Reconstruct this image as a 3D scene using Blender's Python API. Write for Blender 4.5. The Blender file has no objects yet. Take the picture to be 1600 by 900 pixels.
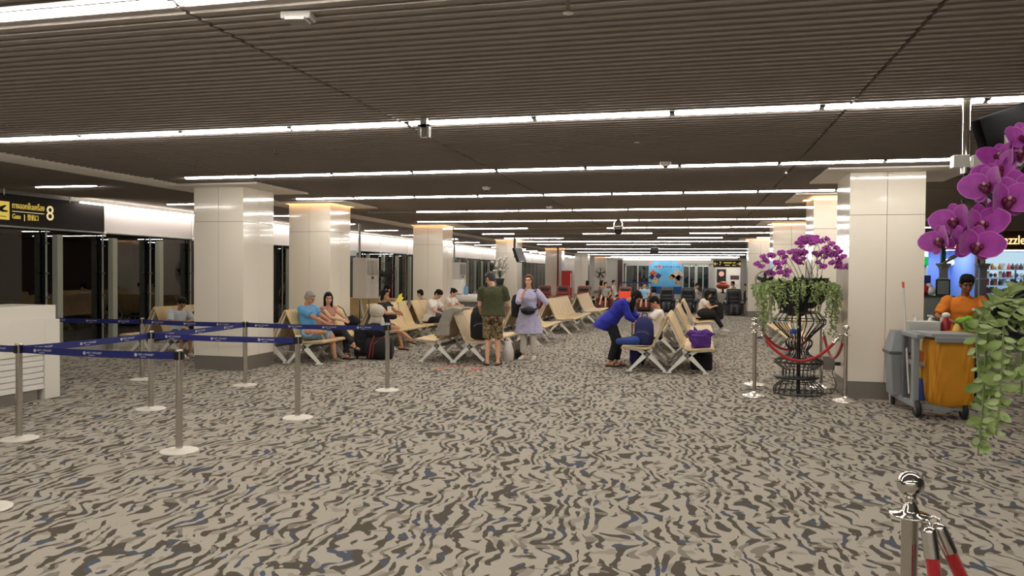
import bpy, math, random
from mathutils import Vector, Matrix
random.seed(7)
PI=math.pi
SC=bpy.context.scene
COL=SC.collection
# ------------------------------------------------------------------ camera, world, exposure
FPX=1190.0; CAMH=1.7
_y,_p,_r=math.radians(13.5),math.radians(-1.15),math.radians(0.45)
FW=Vector((-math.sin(_y)*math.cos(_p), math.cos(_y)*math.cos(_p), math.sin(_p)))
_r0=Vector((math.cos(_y),math.sin(_y),0)); _u0=_r0.cross(FW)
RT=_r0*math.cos(_r)+_u0*math.sin(_r); UP=RT.cross(FW)
cam=bpy.data.cameras.new('camera'); cam.sensor_width=36; cam.lens=36*FPX/1600; cam.clip_start=0.05; cam.clip_end=300
camo=bpy.data.objects.new('camera',cam); COL.objects.link(camo)
M3=Matrix((RT,UP,-FW)).transposed()
camo.matrix_world=Matrix.Translation((0,0,CAMH)) @ M3.to_4x4()
SC.camera=camo
vs=SC.view_settings; vs.view_transform='Standard'; vs.look='None'; vs.gamma=1; vs.use_curve_mapping=False
vs.exposure=0.0
w=bpy.data.worlds.new('night'); SC.world=w; w.use_nodes=True
w.node_tree.nodes['Background'].inputs[0].default_value=(0.016,0.019,0.020,1)
w.node_tree.nodes['Background'].inputs[1].default_value=1.0
TUBE=47.0          # strength of the fluorescent tubes
def ray(x,y): return FW+RT*((x-800)/FPX)-UP*((y-450)/FPX)
def atz(x,y,Z=0.0):
    d=ray(x,y); return Vector((0,0,CAMH))+d*((Z-CAMH)/d.z)
def aty(x,y,Y):
    d=ray(x,y); return Vector((0,0,CAMH))+d*(Y/d.y)
def atd(x,y,dep): return Vector((0,0,CAMH))+ray(x,y)*dep
# ------------------------------------------------------------------ materials
def srgb(c):
    return tuple(((v/255)/12.92 if v/255<=0.04045 else ((v/255+0.055)/1.055)**2.4) for v in c)
MATS={}
def mat(name,rgb=(200,200,200),rough=0.5,metal=0.0,spec=0.5,emit=None,es=1.0,var=0.0,vscale=8.0,bump=0.0,bscale=60.0,coat=0.0,rgb2=None,sheen=0.0):
    if name in MATS: return MATS[name]
    m=bpy.data.materials.new(name); m.use_nodes=True; nt=m.node_tree; b=nt.nodes['Principled BSDF']
    c=srgb(rgb)
    b.inputs['Base Color'].default_value=(*c,1); b.inputs['Roughness'].default_value=rough; b.inputs['Metallic'].default_value=metal
    b.inputs['Specular IOR Level'].default_value=spec
    if coat: b.inputs['Coat Weight'].default_value=coat; b.inputs['Coat Roughness'].default_value=0.03
    if sheen: b.inputs['Sheen Weight'].default_value=sheen
    if emit: b.inputs['Emission Color'].default_value=(*srgb(emit),1); b.inputs['Emission Strength'].default_value=es
    if var or bump or rgb2:
        tc=nt.nodes.new('ShaderNodeTexCoord')
    if var or rgb2:
        n=nt.nodes.new('ShaderNodeTexNoise'); n.inputs['Scale'].default_value=vscale; n.inputs['Detail'].default_value=4
        nt.links.new(tc.outputs['Object'],n.inputs['Vector'])
        r=nt.nodes.new('ShaderNodeValToRGB')
        if rgb2:
            c2=srgb(rgb2); r.color_ramp.elements[0].color=(*c,1); r.color_ramp.elements[1].color=(*c2,1)
        else:
            r.color_ramp.elements[0].color=(*[x*(1-var) for x in c],1); r.color_ramp.elements[1].color=(*[min(1,x*(1+var)) for x in c],1)
        r.color_ramp.elements[0].position=0.35; r.color_ramp.elements[1].position=0.65
        nt.links.new(n.outputs['Fac'],r.inputs['Fac']); nt.links.new(r.outputs['Color'],b.inputs['Base Color'])
    if bump:
        n2=nt.nodes.new('ShaderNodeTexNoise'); n2.inputs['Scale'].default_value=bscale; n2.inputs['Detail'].default_value=3
        nt.links.new(tc.outputs['Object'],n2.inputs['Vector'])
        bp=nt.nodes.new('ShaderNodeBump'); bp.inputs['Strength'].default_value=bump; bp.inputs['Distance'].default_value=0.02
        nt.links.new(n2.outputs['Fac'],bp.inputs['Height']); nt.links.new(bp.outputs['Normal'],b.inputs['Normal'])
    MATS[name]=m; return m
def emat(name,rgb,s):
    if name in MATS: return MATS[name]
    m=bpy.data.materials.new(name); m.use_nodes=True; nt=m.node_tree; nt.nodes.clear()
    e=nt.nodes.new('ShaderNodeEmission'); e.inputs[0].default_value=(*srgb(rgb),1); e.inputs[1].default_value=s
    o=nt.nodes.new('ShaderNodeOutputMaterial'); nt.links.new(e.outputs[0],o.inputs[0]); MATS[name]=m; return m
def glassmat(name,tint=(0.75,0.85,0.83),ior=1.55,rough=0.0):
    if name in MATS: return MATS[name]
    m=bpy.data.materials.new(name); m.use_nodes=True; nt=m.node_tree; nt.nodes.clear()
    t=nt.nodes.new('ShaderNodeBsdfTransparent'); t.inputs[0].default_value=(*tint,1)
    g=nt.nodes.new('ShaderNodeBsdfGlossy'); g.inputs['Roughness'].default_value=rough
    f=nt.nodes.new('ShaderNodeFresnel'); f.inputs[0].default_value=ior
    mx=nt.nodes.new('ShaderNodeMixShader'); o=nt.nodes.new('ShaderNodeOutputMaterial')
    nt.links.new(f.outputs[0],mx.inputs[0]); nt.links.new(t.outputs[0],mx.inputs[1]); nt.links.new(g.outputs[0],mx.inputs[2]); nt.links.new(mx.outputs[0],o.inputs[0])
    MATS[name]=m; return m
def carpet():
    m=bpy.data.materials.new('carpet'); m.use_nodes=True; nt=m.node_tree; b=nt.nodes['Principled BSDF']; L=nt.links.new
    def N(t,**k):
        n=nt.nodes.new(t)
        for a,v in k.items(): setattr(n,a,v)
        return n
    tc=N('ShaderNodeTexCoord')
    def noise(vec,scale,detail=2.0,rough=0.5):
        n=N('ShaderNodeTexNoise'); n.inputs['Scale'].default_value=scale; n.inputs['Detail'].default_value=detail; n.inputs['Roughness'].default_value=rough
        L(vec,n.inputs['Vector']); return n
    def math_(op,a,bv,clamp=False):
        n=N('ShaderNodeMath',operation=op); n.use_clamp=clamp
        for i,v in enumerate((a,bv)):
            if isinstance(v,(int,float)): n.inputs[i].default_value=v
            else: L(v,n.inputs[i])
        return n.outputs[0]
    def warp(vec,scale,amt):
        n=noise(vec,scale,1.0)
        s=N('ShaderNodeVectorMath',operation='SUBTRACT'); L(n.outputs['Color'],s.inputs[0]); s.inputs[1].default_value=(0.5,0.5,0.5)
        k=N('ShaderNodeVectorMath',operation='SCALE'); L(s.outputs[0],k.inputs[0]); k.inputs['Scale'].default_value=amt
        a=N('ShaderNodeVectorMath',operation='ADD'); L(vec,a.inputs[0]); L(k.outputs[0],a.inputs[1]); return a.outputs[0]
    base=tc.outputs['Object']
    v1=warp(warp(base,2.4,0.34),6.5,0.11)
    mp=N('ShaderNodeMapping'); mp.inputs['Rotation'].default_value=(0,0,math.radians(-8)); L(v1,mp.inputs['Vector'])
    wv=N('ShaderNodeTexWave',wave_type='BANDS',bands_direction='X'); wv.inputs['Scale'].default_value=3.5; wv.inputs['Distortion'].default_value=1.2
    wv.inputs['Detail'].default_value=1.5; wv.inputs['Detail Scale'].default_value=1.6
    L(mp.outputs[0],wv.inputs['Vector'])
    mp2=N('ShaderNodeMapping'); mp2.inputs['Rotation'].default_value=(0,0,math.radians(-8)); mp2.inputs['Scale'].default_value=(1.0,0.33,1); L(v1,mp2.inputs['Vector'])
    nb=noise(mp2.outputs[0],13.5,1.6)
    val=math_('ADD',math_('MULTIPLY',wv.outputs['Fac'],0.42),math_('MULTIPLY',math_('SUBTRACT',nb.outputs['Fac'],0.5),1.9))
    ss=N('ShaderNodeMapRange'); ss.interpolation_type='SMOOTHSTEP'; ss.inputs[1].default_value=0.272; ss.inputs[2].default_value=0.312; L(val,ss.inputs[0])
    stroke=ss.outputs[0]
    # colour of the strokes
    nc=noise(v1,5.0,1.0)
    cr=N('ShaderNodeValToRGB'); cr.color_ramp.interpolation='CONSTANT'
    e=cr.color_ramp.elements; e[0].position=0.0; e[0].color=(*srgb((126,119,108)),1); e[1].position=0.41; e[1].color=(*srgb((82,75,66)),1)
    x=e.new(0.60); x.color=(*srgb((78,83,95)),1)
    L(nc.outputs['Fac'],cr.inputs['Fac'])
    # soft mid-grey patches of the ground
    ng=noise(v1,7.0,2.0); sg=N('ShaderNodeMapRange'); sg.inputs[1].default_value=0.60; sg.inputs[2].default_value=0.63; L(ng.outputs['Fac'],sg.inputs[0])
    g=N('ShaderNodeMix',data_type='RGBA'); g.inputs[6].default_value=(*srgb((165,157,144)),1); g.inputs[7].default_value=(*srgb((136,129,118)),1)
    L(math_('MULTIPLY',sg.outputs[0],0.75),g.inputs[0])
    mx=N('ShaderNodeMix',data_type='RGBA'); L(stroke,mx.inputs[0]); L(g.outputs[2],mx.inputs[6]); L(cr.outputs['Color'],mx.inputs[7])
    nf=noise(base,420.0,1.0); fr=N('ShaderNodeMapRange'); fr.inputs[1].default_value=0.3; fr.inputs[2].default_value=0.7; fr.inputs[3].default_value=0.80; fr.inputs[4].default_value=1.14; L(nf.outputs['Fac'],fr.inputs[0])
    mm=N('ShaderNodeVectorMath',operation='SCALE'); L(mx.outputs[2],mm.inputs[0]); L(fr.outputs[0],mm.inputs['Scale'])
    L(mm.outputs[0],b.inputs['Base Color']); b.inputs['Roughness'].default_value=0.95; b.inputs['Specular IOR Level'].default_value=0.15
    bp=N('ShaderNodeBump'); bp.inputs['Strength'].default_value=0.25; bp.inputs['Distance'].default_value=0.004; L(nf.outputs['Fac'],bp.inputs['Height']); L(bp.outputs[0],b.inputs['Normal'])
    return m
def camo_mat():
    m=bpy.data.materials.new('camouflage'); m.use_nodes=True; nt=m.node_tree; b=nt.nodes['Principled BSDF']; L=nt.links.new
    tc=nt.nodes.new('ShaderNodeTexCoord'); n=nt.nodes.new('ShaderNodeTexNoise'); n.inputs['Scale'].default_value=16; n.inputs['Detail'].default_value=2; n.inputs['Distortion'].default_value=0.8
    L(tc.outputs['Object'],n.inputs['Vector'])
    r=nt.nodes.new('ShaderNodeValToRGB'); r.color_ramp.interpolation='CONSTANT'; e=r.color_ramp.elements
    e[0].color=(*srgb((58,42,30)),1); e[1].position=0.42; e[1].color=(*srgb((112,92,62)),1)
    for p,c in ((0.5,(172,152,112)),(0.56,(66,58,34)),(0.63,(140,112,80))):
        x=e.new(p); x.color=(*srgb(c),1)
    L(n.outputs['Fac'],r.inputs['Fac']); L(r.outputs['Color'],b.inputs['Base Color']); b.inputs['Roughness'].default_value=0.9
    return m
WHITE=mat('white_paint',(225,222,216),0.45)
STEEL=mat('brushed_steel',(206,201,194),0.20,1.0)
BASEM=mat('base_satin_steel',(226,220,208),0.5,0.55)
CHROME=mat('chrome',(225,222,215),0.06,1.0)
BLACKM=mat('black_metal',(16,16,17),0.4)
BLACKC=mat('black_cloth',(20,20,22),0.85,bump=0.4,bscale=40)
LEGW=mat('bench_leg_white',(232,229,221),0.35)
SEAT=mat('bench_tan',(208,180,132),0.5,var=0.05,vscale=5,bump=0.25,bscale=160)
COLP=mat('column_panel',(230,221,206),0.10,spec=0.5,coat=0.25)
GAP=mat('joint_dark',(70,65,58),0.8)
KICK=mat('kick_steel',(140,134,127),0.42,0.55)
SLAT=mat('ceiling_slat',(158,149,141),0.5)
DARKC=mat('ceiling_void',(12,11,11),0.9)
PLASTER=mat('plaster_soffit',(226,221,214),0.7)
TUBEM=emat('fluorescent',(255,249,240),TUBE)
RED=mat('velvet_red',(168,16,18),0.75,bump=0.2,bscale=150,sheen=0.4)
BELT=mat('belt_blue',(24,32,104),0.6)
PRINT=mat('print_white',(232,232,236),0.6)
BLACKP=mat('black_plastic',(14,14,15),0.5)
NAVY=mat('navy_cloth',(24,34,92),0.7,bump=0.3,bscale=50)
GLASS=glassmat('clear_glass',ior=1.95)
DEVW=mat('device_grey_white',(150,146,140),0.5)
# ------------------------------------------------------------------ mesh builder
def perp(d):
    d=Vector(d).normalized(); a=Vector((0,0,1)) if abs(d.z)<0.9 else Vector((1,0,0))
    u=d.cross(a).normalized(); return u, d.cross(u).normalized()
class MB:
    def __init__(s): s.v=[]; s.f=[]; s.sm=[]; s.mi=[]; s.m=0
    def add(s,vs_,fs,smooth=False):
        o=len(s.v); s.v+= [tuple(q) for q in vs_]
        for f in fs: s.f.append([i+o for i in f]); s.sm.append(smooth); s.mi.append(s.m)
        return s
    def box(s,mn,mx): 
        x0,y0,z0=mn; x1,y1,z1=mx
        return s.add([(x0,y0,z0),(x1,y0,z0),(x1,y1,z0),(x0,y1,z0),(x0,y0,z1),(x1,y0,z1),(x1,y1,z1),(x0,y1,z1)],
            [(0,3,2,1),(4,5,6,7),(0,1,5,4),(1,2,6,5),(2,3,7,6),(3,0,4,7)])
    def obox(s,c,size,R=None):
        hx,hy,hz=[k/2 for k in size]; R=R or Matrix.Identity(3); c=Vector(c)
        vs_=[c+R@Vector(q) for q in ((-hx,-hy,-hz),(hx,-hy,-hz),(hx,hy,-hz),(-hx,hy,-hz),(-hx,-hy,hz),(hx,-hy,hz),(hx,hy,hz),(-hx,hy,hz))]
        return s.add(vs_,[(0,3,2,1),(4,5,6,7),(0,1,5,4),(1,2,6,5),(2,3,7,6),(3,0,4,7)])
    def bar(s,p0,p1,w0,w1,t,nrm):
        """flat tapered bar between two points; width w across, thickness t along nrm"""
        p0=Vector(p0); p1=Vector(p1); n=Vector(nrm).normalized(); d=(p1-p0).normalized(); a=n.cross(d).normalized()
        vs_=[]
        for p,w in ((p0,w0),(p1,w1)):
            for sa,sn in ((-1,-1),(1,-1),(1,1),(-1,1)): vs_.append(p+a*sa*w/2+n*sn*t/2)
        return s.add(vs_,[(0,1,2,3),(7,6,5,4),(0,4,5,1),(1,5,6,2),(2,6,7,3),(3,7,4,0)])
    def cyl(s,p0,p1,r0,r1=None,seg=12,caps=True):
        r1=r0 if r1 is None else r1; p0=Vector(p0); p1=Vector(p1); u,v=perp(p1-p0)
        a=[p0+(u*math.cos(2*PI*i/seg)+v*math.sin(2*PI*i/seg))*r0 for i in range(seg)]
        b=[p1+(u*math.cos(2*PI*i/seg)+v*math.sin(2*PI*i/seg))*r1 for i in range(seg)]
        s.add(a+b,[(i,(i+1)%seg,seg+(i+1)%seg,seg+i) for i in range(seg)],True)
        if caps: s.add(a,[tuple(range(seg))[::-1]]); s.add(b,[tuple(range(seg))])
        return s
    def rcone(s,p0,r0,p1,r1,seg=12):
        """capsule with round ends"""
        p0=Vector(p0); p1=Vector(p1); d=(p1-p0).normalized(); u,v=perp(d); rings=[]
        for k in (-80,-50,-20): rings.append((p0+d*r0*math.sin(math.radians(k)),r0*math.cos(math.radians(k))))
        for k in (20,50,80): rings.append((p1+d*r1*math.sin(math.radians(k)),r1*math.cos(math.radians(k))))
        return s.rings([[c+(u*math.cos(2*PI*i/seg)+v*math.sin(2*PI*i/seg))*r for i in range(seg)] for c,r in rings])
    def rings(s,R,close=True,smooth=True,loop=False):
        n=len(R[0]); vs_=[q for r in R for q in r]; fs=[]
        K=len(R)
        for k in range(K if loop else K-1):
            k2=(k+1)%K
            for i in range(n): fs.append((k*n+i,k*n+(i+1)%n,k2*n+(i+1)%n,k2*n+i))
        s.add(vs_,fs,smooth)
        if close and not loop: s.add(R[0],[tuple(range(n))[::-1]]); s.add(R[-1],[tuple(range(n))])
        return s
    def ell(s,c,r,R=None,seg=12,rng=8):
        c=Vector(c); R=R or Matrix.Identity(3); rr=[]
        for j in range(rng+1):
            t=-PI/2+PI*(j+0.001)/(rng+0.002)
            rr.append([c+R@Vector((r[0]*math.cos(t)*math.cos(2*PI*i/seg),r[1]*math.cos(t)*math.sin(2*PI*i/seg),r[2]*math.sin(t))) for i in range(seg)])
        return s.rings(rr)
    def loft(s,L,seg=16,close=True):
        """rings of (centre, axisA, axisB)"""
        return s.rings([[Vector(c)+Vector(a)*math.cos(2*PI*i/seg)+Vector(b)*math.sin(2*PI*i/seg) for i in range(seg)] for c,a,b in L],close)
    def lathe(s,prof,c=(0,0,0),seg=20,close=True):
        return s.rings([[(c[0]+r*math.cos(2*PI*i/seg),c[1]+r*math.sin(2*PI*i/seg),c[2]+z) for i in range(seg)] for r,z in prof],close)
    def tube(s,P,r,seg=8,loop=False):
        P=[Vector(p) for p in P]; R=[]; n=len(P); u=None
        for k in range(n):
            d=(P[(k+1)%n]-P[k-1]) if loop else (P[min(k+1,n-1)]-P[max(k-1,0)])
            d.normalize()
            if u is None: u,_=perp(d)
            u=(u-d*u.dot(d)).normalized(); v=d.cross(u)
            rr=r[k] if isinstance(r,(list,tuple)) else r
            R.append([P[k]+(u*math.cos(2*PI*i/seg)+v*math.sin(2*PI*i/seg))*rr for i in range(seg)])
        return s.rings(R,True,True,loop)
    def prism(s,poly,d0,d1,fn,smooth=False):
        """2-D polygon swept from d0 to d1; fn(a,b,d)->xyz"""
        n=len(poly); A=[fn(a,b,d0) for a,b in poly]; B=[fn(a,b,d1) for a,b in poly]
        s.add(A+B,[(i,(i+1)%n,n+(i+1)%n,n+i) for i in range(n)],smooth)
        s.add(A,[tuple(range(n))[::-1]]); s.add(B,[tuple(range(n))]); return s
    def strip(s,P,thick,fn):
        """open 2-D polyline given a thickness, swept by fn(a,b,k) for k in 0,1"""
        n=len(P); off=[]
        for i in range(n):
            a=Vector((*P[max(i-1,0)],)); b=Vector((*P[min(i+1,n-1)],)); d=(b-a).normalized(); off.append((P[i][0]-d.y*thick,P[i][1]+d.x*thick))
        poly=list(P)+off[::-1]; m=len(poly)
        A=[fn(a,b,0) for a,b in poly]; B=[fn(a,b,1) for a,b in poly]
        s.add(A+B,[(i,(i+1)%m,m+(i+1)%m,m+i) for i in range(m)],False)
        for i in range(n-1):
            q=(i,i+1,m-2-i,m-1-i); s.add([A[k] for k in q],[(0,1,2,3)]); s.add([B[k] for k in q],[(3,2,1,0)])
        return s
    def quad(s,a,b,c,d): return s.add([a,b,c,d],[(0,1,2,3)])
    def mesh(s,name,ms):
        me=bpy.data.meshes.new(name); me.from_pydata(s.v,[],s.f)
        for m in (ms if isinstance(ms,(list,tuple)) else [ms]): me.materials.append(m)
        me.polygons.foreach_set('use_smooth',s.sm); me.polygons.foreach_set('material_index',s.mi); me.update(); return me
def put(name,me,parent=None,loc=(0,0,0),rz=0.0,rot=None,scale=None):
    o=bpy.data.objects.new(name,me); COL.objects.link(o); o.location=loc; o.rotation_euler=rot if rot else (0,0,rz)
    if scale: o.scale=scale if not isinstance(scale,(int,float)) else (scale,)*3
    if parent: o.parent=parent
    return o
def obj(name,mb,m,parent=None,loc=(0,0,0),rz=0.0,rot=None,bevel=0.0):
    o=put(name,mb.mesh(name,m),parent,loc,rz,rot)
    if bevel:
        b=o.modifiers.new('bevel','BEVEL'); b.width=bevel; b.segments=2; b.limit_method='ANGLE'; b.angle_limit=math.radians(50)
    return o
def tag(o,label,cat,group=None):
    o['label']=label; o['category']=cat
    if group: o['group']=group
    return o
def thing(name,label,cat,loc=(0,0,0),rz=0.0,group=None):
    return tag(put(name,None,None,loc,rz),label,cat,group)
def struct(name,mb=None,m=None,loc=(0,0,0),parent=None,label=None):
    o=obj(name,mb,m,parent,loc) if mb else put(name,None,parent,loc)
    if not parent: o['kind']='structure'
    if label: o['label']=label
    return o
def dup(root,loc,rz,label=None,group=None,pick=None):
    r=root.copy(); COL.objects.link(r); r.location=loc; r.rotation_euler=(0,0,rz)
    if label: r['label']=label
    if group: r['group']=group
    for ch in list(root.children):
        c=ch.copy(); COL.objects.link(c); c.parent=r
        for g in list(ch.children):
            d=g.copy(); COL.objects.link(d); d.parent=c
    return r
def text_mesh(name,body,size,m,extrude=0.002,align='CENTER'):
    c=bpy.data.curves.new(name,'FONT'); c.body=body; c.size=size; c.extrude=extrude; c.align_x=align; c.align_y='CENTER'; c.resolution_u=3
    o=bpy.data.objects.new(name,c); COL.objects.link(o); bpy.context.view_layer.update()
    me=bpy.data.meshes.new_from_object(o.evaluated_get(bpy.context.evaluated_depsgraph_get()))
    bpy.data.objects.remove(o); bpy.data.curves.remove(c)
    me.materials.clear(); me.materials.append(m); me.name=name
    return me
ORD=['zeroth','first','second','third','fourth','fifth','sixth','seventh','eighth','ninth','tenth','eleventh','twelfth','thirteenth','fourteenth','fifteenth','sixteenth','seventeenth','eighteenth','nineteenth','twentieth','twenty-first','twenty-second','twenty-third','twenty-fourth','twenty-fifth']
# remeshed solids are queued and baked together
PEND=[]
def solid(name,mb,m,parent,voxel=0.008,smooth=3,disp=0.0,dscale=0.12,dec=None):
    o=obj(name,mb,m,parent)
    r=o.modifiers.new('r','REMESH'); r.mode='VOXEL'; r.voxel_size=voxel; r.use_smooth_shade=True
    if smooth:
        k=o.modifiers.new('s','SMOOTH'); k.factor=0.5; k.iterations=smooth
    if disp:
        tn='folds%.2f'%dscale; t=bpy.data.textures.get(tn)
        if not t: t=bpy.data.textures.new(tn,'CLOUDS'); t.noise_scale=dscale; t.noise_depth=1
        d=o.modifiers.new('d','DISPLACE'); d.texture=t; d.strength=disp; d.texture_coords='GLOBAL'
    if dec:
        d=o.modifiers.new('c','DECIMATE'); d.ratio=dec
    PEND.append(o); return o
def bake():
    bpy.context.view_layer.update(); dg=bpy.context.evaluated_depsgraph_get(); new=[]
    for o in PEND: new.append(bpy.data.meshes.new_from_object(o.evaluated_get(dg)))
    for o,me in zip(PEND,new):
        me.name=o.name; o.modifiers.clear(); o.data=me
    PEND.clear()
# ------------------------------------------------------------------ the room
CEIL=3.15
struct('floor',MB().box((-12.45,-4,-0.1),(15,72,0)),carpet(),label='patterned grey carpet with dark and blue wavy strokes')
struct('ground_outside',MB().box((-60,-10,-1.0),(-12.6,90,-0.6)),mat('asphalt',(40,40,42),0.9))
PITCH=3.42/32
ROWS=[3.6+3.42*k for k in range(-2,20)]
MODS=[(-8.42,-6.79),(-6.79,-2.79),(-2.79,1.26),(1.26,5.30)]
MODX=[(-12.15,-9.08),(5.30,9.30),(9.30,13.3)]
ceil=struct('ceiling',MB().box((-12.45,-4,3.22),(15,72,3.4)),DARKC,label='grey linear slat ceiling with rows of tube lights')
def slat_poly(): return [(-0.050,0.035),(-0.050,-0.009),(-0.0475,-0.0105),(0.050,0.003),(0.050,0.035)]
def slat_mb(mb,x0,x1,y,z): return mb.prism(slat_poly(),x0+0.014,x1-0.014,lambda a,b,d:(d,y+a,z+b))
ys=[]
for r in ROWS:
    for i in range(1,32): ys.append(r+i*PITCH)
ys=[y for y in ys if -3.8<y<71]
near=[y for y in ys if y>2.5][:75]
smesh=[slat_mb(MB(),a,b,0,0).mesh('slat',SLAT) for a,b in MODS]
for y in near:
    for me in smesh: put('slat',me,ceil,(0,y,CEIL))
rest=MB()
for y in ys:
    for a,b in MODS:
        if y not in near: slat_mb(rest,a,b,y,CEIL)
    for a,b in MODX: slat_mb(rest,a,b,y,CEIL)
o=obj('slat_field',rest,SLAT,ceil); o['kind']='stuff'
# plaster bands and pads round the columns
struct('trim_1',MB().prism([(-9.08,3.22),(-9.08,3.155),(-9.0,3.13),(-8.8,3.115),(-8.5,3.125),(-8.42,3.15),(-8.42,3.22)],-4,71,lambda a,b,d:(a,d,b),True),PLASTER,label='smooth pale plaster band between slat fields')
LEFTY=[11.45,14.6,21.9,31.8,43,54,65]; RIGHTY=[11.3,14.6,21.9,31.8]
pad=MB()

def padring(p,x0,x1,y0,y1,cx,cy,g):
    a,b,c,d=cx-g,cx+0.95+g,cy-g,cy+0.95+g
    p.box((x0,y0,3.118),(x1,c,3.21)).box((x0,d,3.118),(x1,y1,3.21)).box((x0,c,3.118),(a,d,3.21)).box((b,c,3.118),(x1,d,3.21))
LEFTWARM=(1,2,3,4,6)
for i,y in enumerate(LEFTY): padring(pad,-8.95,-6.95,y-0.35,y+1.35,-8.37,y,0.07 if i in LEFTWARM else 0.0)
struct('trim_2',pad,PLASTER)
pad=MB()
for i,y in enumerate(RIGHTY): padring(pad,1.72,3.6,y-0.35,y+1.35,2.06,y,0.07 if i else 0.0)
struct('trim_3',pad,PLASTER)
WARM=emat('warm_cove_led',(255,184,120),14.0)
def column(x,y,warm,label):
    s=0.95; h=3.20 if warm else 3.13
    c=struct('column',MB().box((0.012,0.012,0.0),(s-0.012,s-0.012,h)),GAP,(x,y,0),label=label)
    g=0.003; zj=2.53; zk=0.235
    for z0,z1 in ((zk+0.004,zj-g),(zj+g,h-0.002)):
        for k in (0,1):
            a=k*s/2+(g if k else 0.0); b=(k+1)*s/2-(0 if k else g)
            mb=MB().box((a,0,z0),(b,0.012,z1)); obj('panel',mb,COLP,c)
            obj('panel',MB().box((a,s-0.012,z0),(b,s,z1)),COLP,c)
            a2=0.0125 if k==0 else s/2+g; b2=s-0.0125 if k else s/2-g
            obj('panel',MB().box((0,a2,z0),(0.012,b2,z1)),COLP,c)
            obj('panel',MB().box((s-0.012,a2,z0),(s,b2,z1)),COLP,c)
    obj('kick_plate',MB().box((0.006,0.006,0),(s-0.006,s-0.006,zk)),KICK,c)
    if warm:
        m=MB(); q=0.068; e=0.012
        for a in ((-q,-q,-q+e,s+q),(s+q-e,-q,s+q,s+q),(-q,-q,s+q,-q+e),(-q,s+q-e,s+q,s+q)):
            m.box((a[0],a[1],3.13),(a[2],a[3],3.18))
        obj('warm_cove_light',m,WARM,c)
    return c
for i,y in enumerate(LEFTY):
    column(-8.37,y,i in (1,2,3,4,6),'square cream column, %s along the glass wall side'%ORD[i+1])
for i,y in enumerate(RIGHTY):
    column(2.06,y,i>0,'square cream column, %s along the shop side'%ORD[i+1])
# ------------------------------------------------------------------ tube lights
TL=1.212
tubeprof=[(0.040*math.cos(t),-0.024*math.sin(t)) for t in [PI*k/8 for k in range(9)]]
tm=MB().prism(tubeprof,-TL/2,TL/2,lambda a,b,d:(d,a,b),True).mesh('diffuser',TUBEM)
hm=MB().box((-TL/2-0.02,-0.052,0.0),(TL/2+0.02,0.052,0.055)).mesh('housing',mat('lamp_housing',(120,116,110),0.5))
em=MB().box((-0.022,-0.046,-0.012),(0.022,0.046,0.0)).mesh('end_clip',BLACKP)
DIM=emat('fluorescent_dim',(150,146,138),0.25)  # switched-off tubes, with a faint glow put into the diffuser
tm_off=MB().prism(tubeprof,-TL/2,TL/2,lambda a,b,d:(d,a,b),True).mesh('diffuser',DIM)
def lamp(x,y,z,label,group,on=True):
    t=thing('tube_light',label,'ceiling light',(x,y,z),0,group)
    hh=put('housing',hm,t); put('diffuser',tm if on else tm_off,t); put('end_clip',em,hh,(TL/2+0.025,0,0))
_rl=random.Random(9)
offs={(8,2),(8,3),(9,1),(9,2),(9,5),(10,3),(6,0)}|{(r,k) for r in (13,15,17,19) for k in range(9)}|{(r,k) for r in (10,12) for k in range(9) if _rl.random()<0.3}
for r,y in enumerate(ROWS):
    for k in range(9):
        x=-7.79+1.262*(k+0.5)
        if r<2: lab='white fluorescent tube %s from the left in the row above the camera or behind'%ORD[k+1] if r==1 else 'white fluorescent tube %s in the rearmost row of the ceiling'%ORD[k+1]
        else: lab='%s fluorescent tube from the left in the %s row of ceiling lights ahead'%(ORD[k+1],ORD[r-1])
        lamp(x,y,CEIL,lab,'ceiling tube lights in rows',(r,k) not in offs)
    if r>1: lamp(-10.65,y+0.65,CEIL,'fluorescent tube over the walkway by the glass wall, %s from the sign'%ORD[r-1],'tube lights along the glass wall')
    if r>2: lamp(6.4,y+0.65,CEIL,'fluorescent tube over the shop side aisle, %s from the camera'%ORD[r-2],'tube lights over the shop aisle')
# ------------------------------------------------------------------ glass wall on the left
MULL=mat('mullion_grey',(150,152,146),0.4,0.3)
PIL=mat('pilaster_grey',(150,152,138),0.5)
wl=struct('wall_left',MB().box((-12.45,-4,0),(-12.2,71,0.13)).box((-12.45,-4,3.06),(-12.28,71,3.25)),mat('curb_grey',(170,166,158),0.6),label='long glass wall with white fascia above')
pm=MB().box((-0.008,-0.715,0.13),(0.008,0.715,2.5)).mesh('pane',GLASS)
mm=MB().cyl((0,0,0.13),(0,0,2.5),0.018,seg=8).mesh('mullion',MULL)
fm=MB()
for z in (0.5,1.15,1.62,2.2): fm.cyl((-0.03,0,z),(0.03,0,z),0.022,seg=8); fm.cyl((0.02,-0.05,z),(0.02,0.05,z),0.010,seg=6)
fm=fm.mesh('glass_clamp',STEEL)
lm=MB().box((-0.06,-0.065,0.0),(0.06,0.065,2.37)).mesh('pilaster',PIL)
for k in range(-9,41):
    y=12.26+1.45*k
    put('pane',pm,wl,(-12.32,y+0.725,0)); put('mullion',mm,wl,(-12.24,y,0)); put('glass_clamp',fm,wl,(-12.24,y,0))
    if k<24: put('pilaster',lm,wl,(-12.1,y+0.13,0))
FASC=mat('fascia_white',(226,218,216),0.5)  # plain pale panels without emission
y=13.62; k=0
while y<70:
    obj('fascia_panel',MB().box((-12.28,y+0.008,2.49),(-12.13,min(y+2.9,70)-0.008,3.04)),FASC,wl)
    obj('joint_rod',MB().cyl((-12.11,y,2.45),(-12.11,y,3.0),0.018,seg=8).ell((-12.11,y,2.46),(0.04,0.04,0.04)),WHITE,wl)
    y+=2.9
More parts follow.
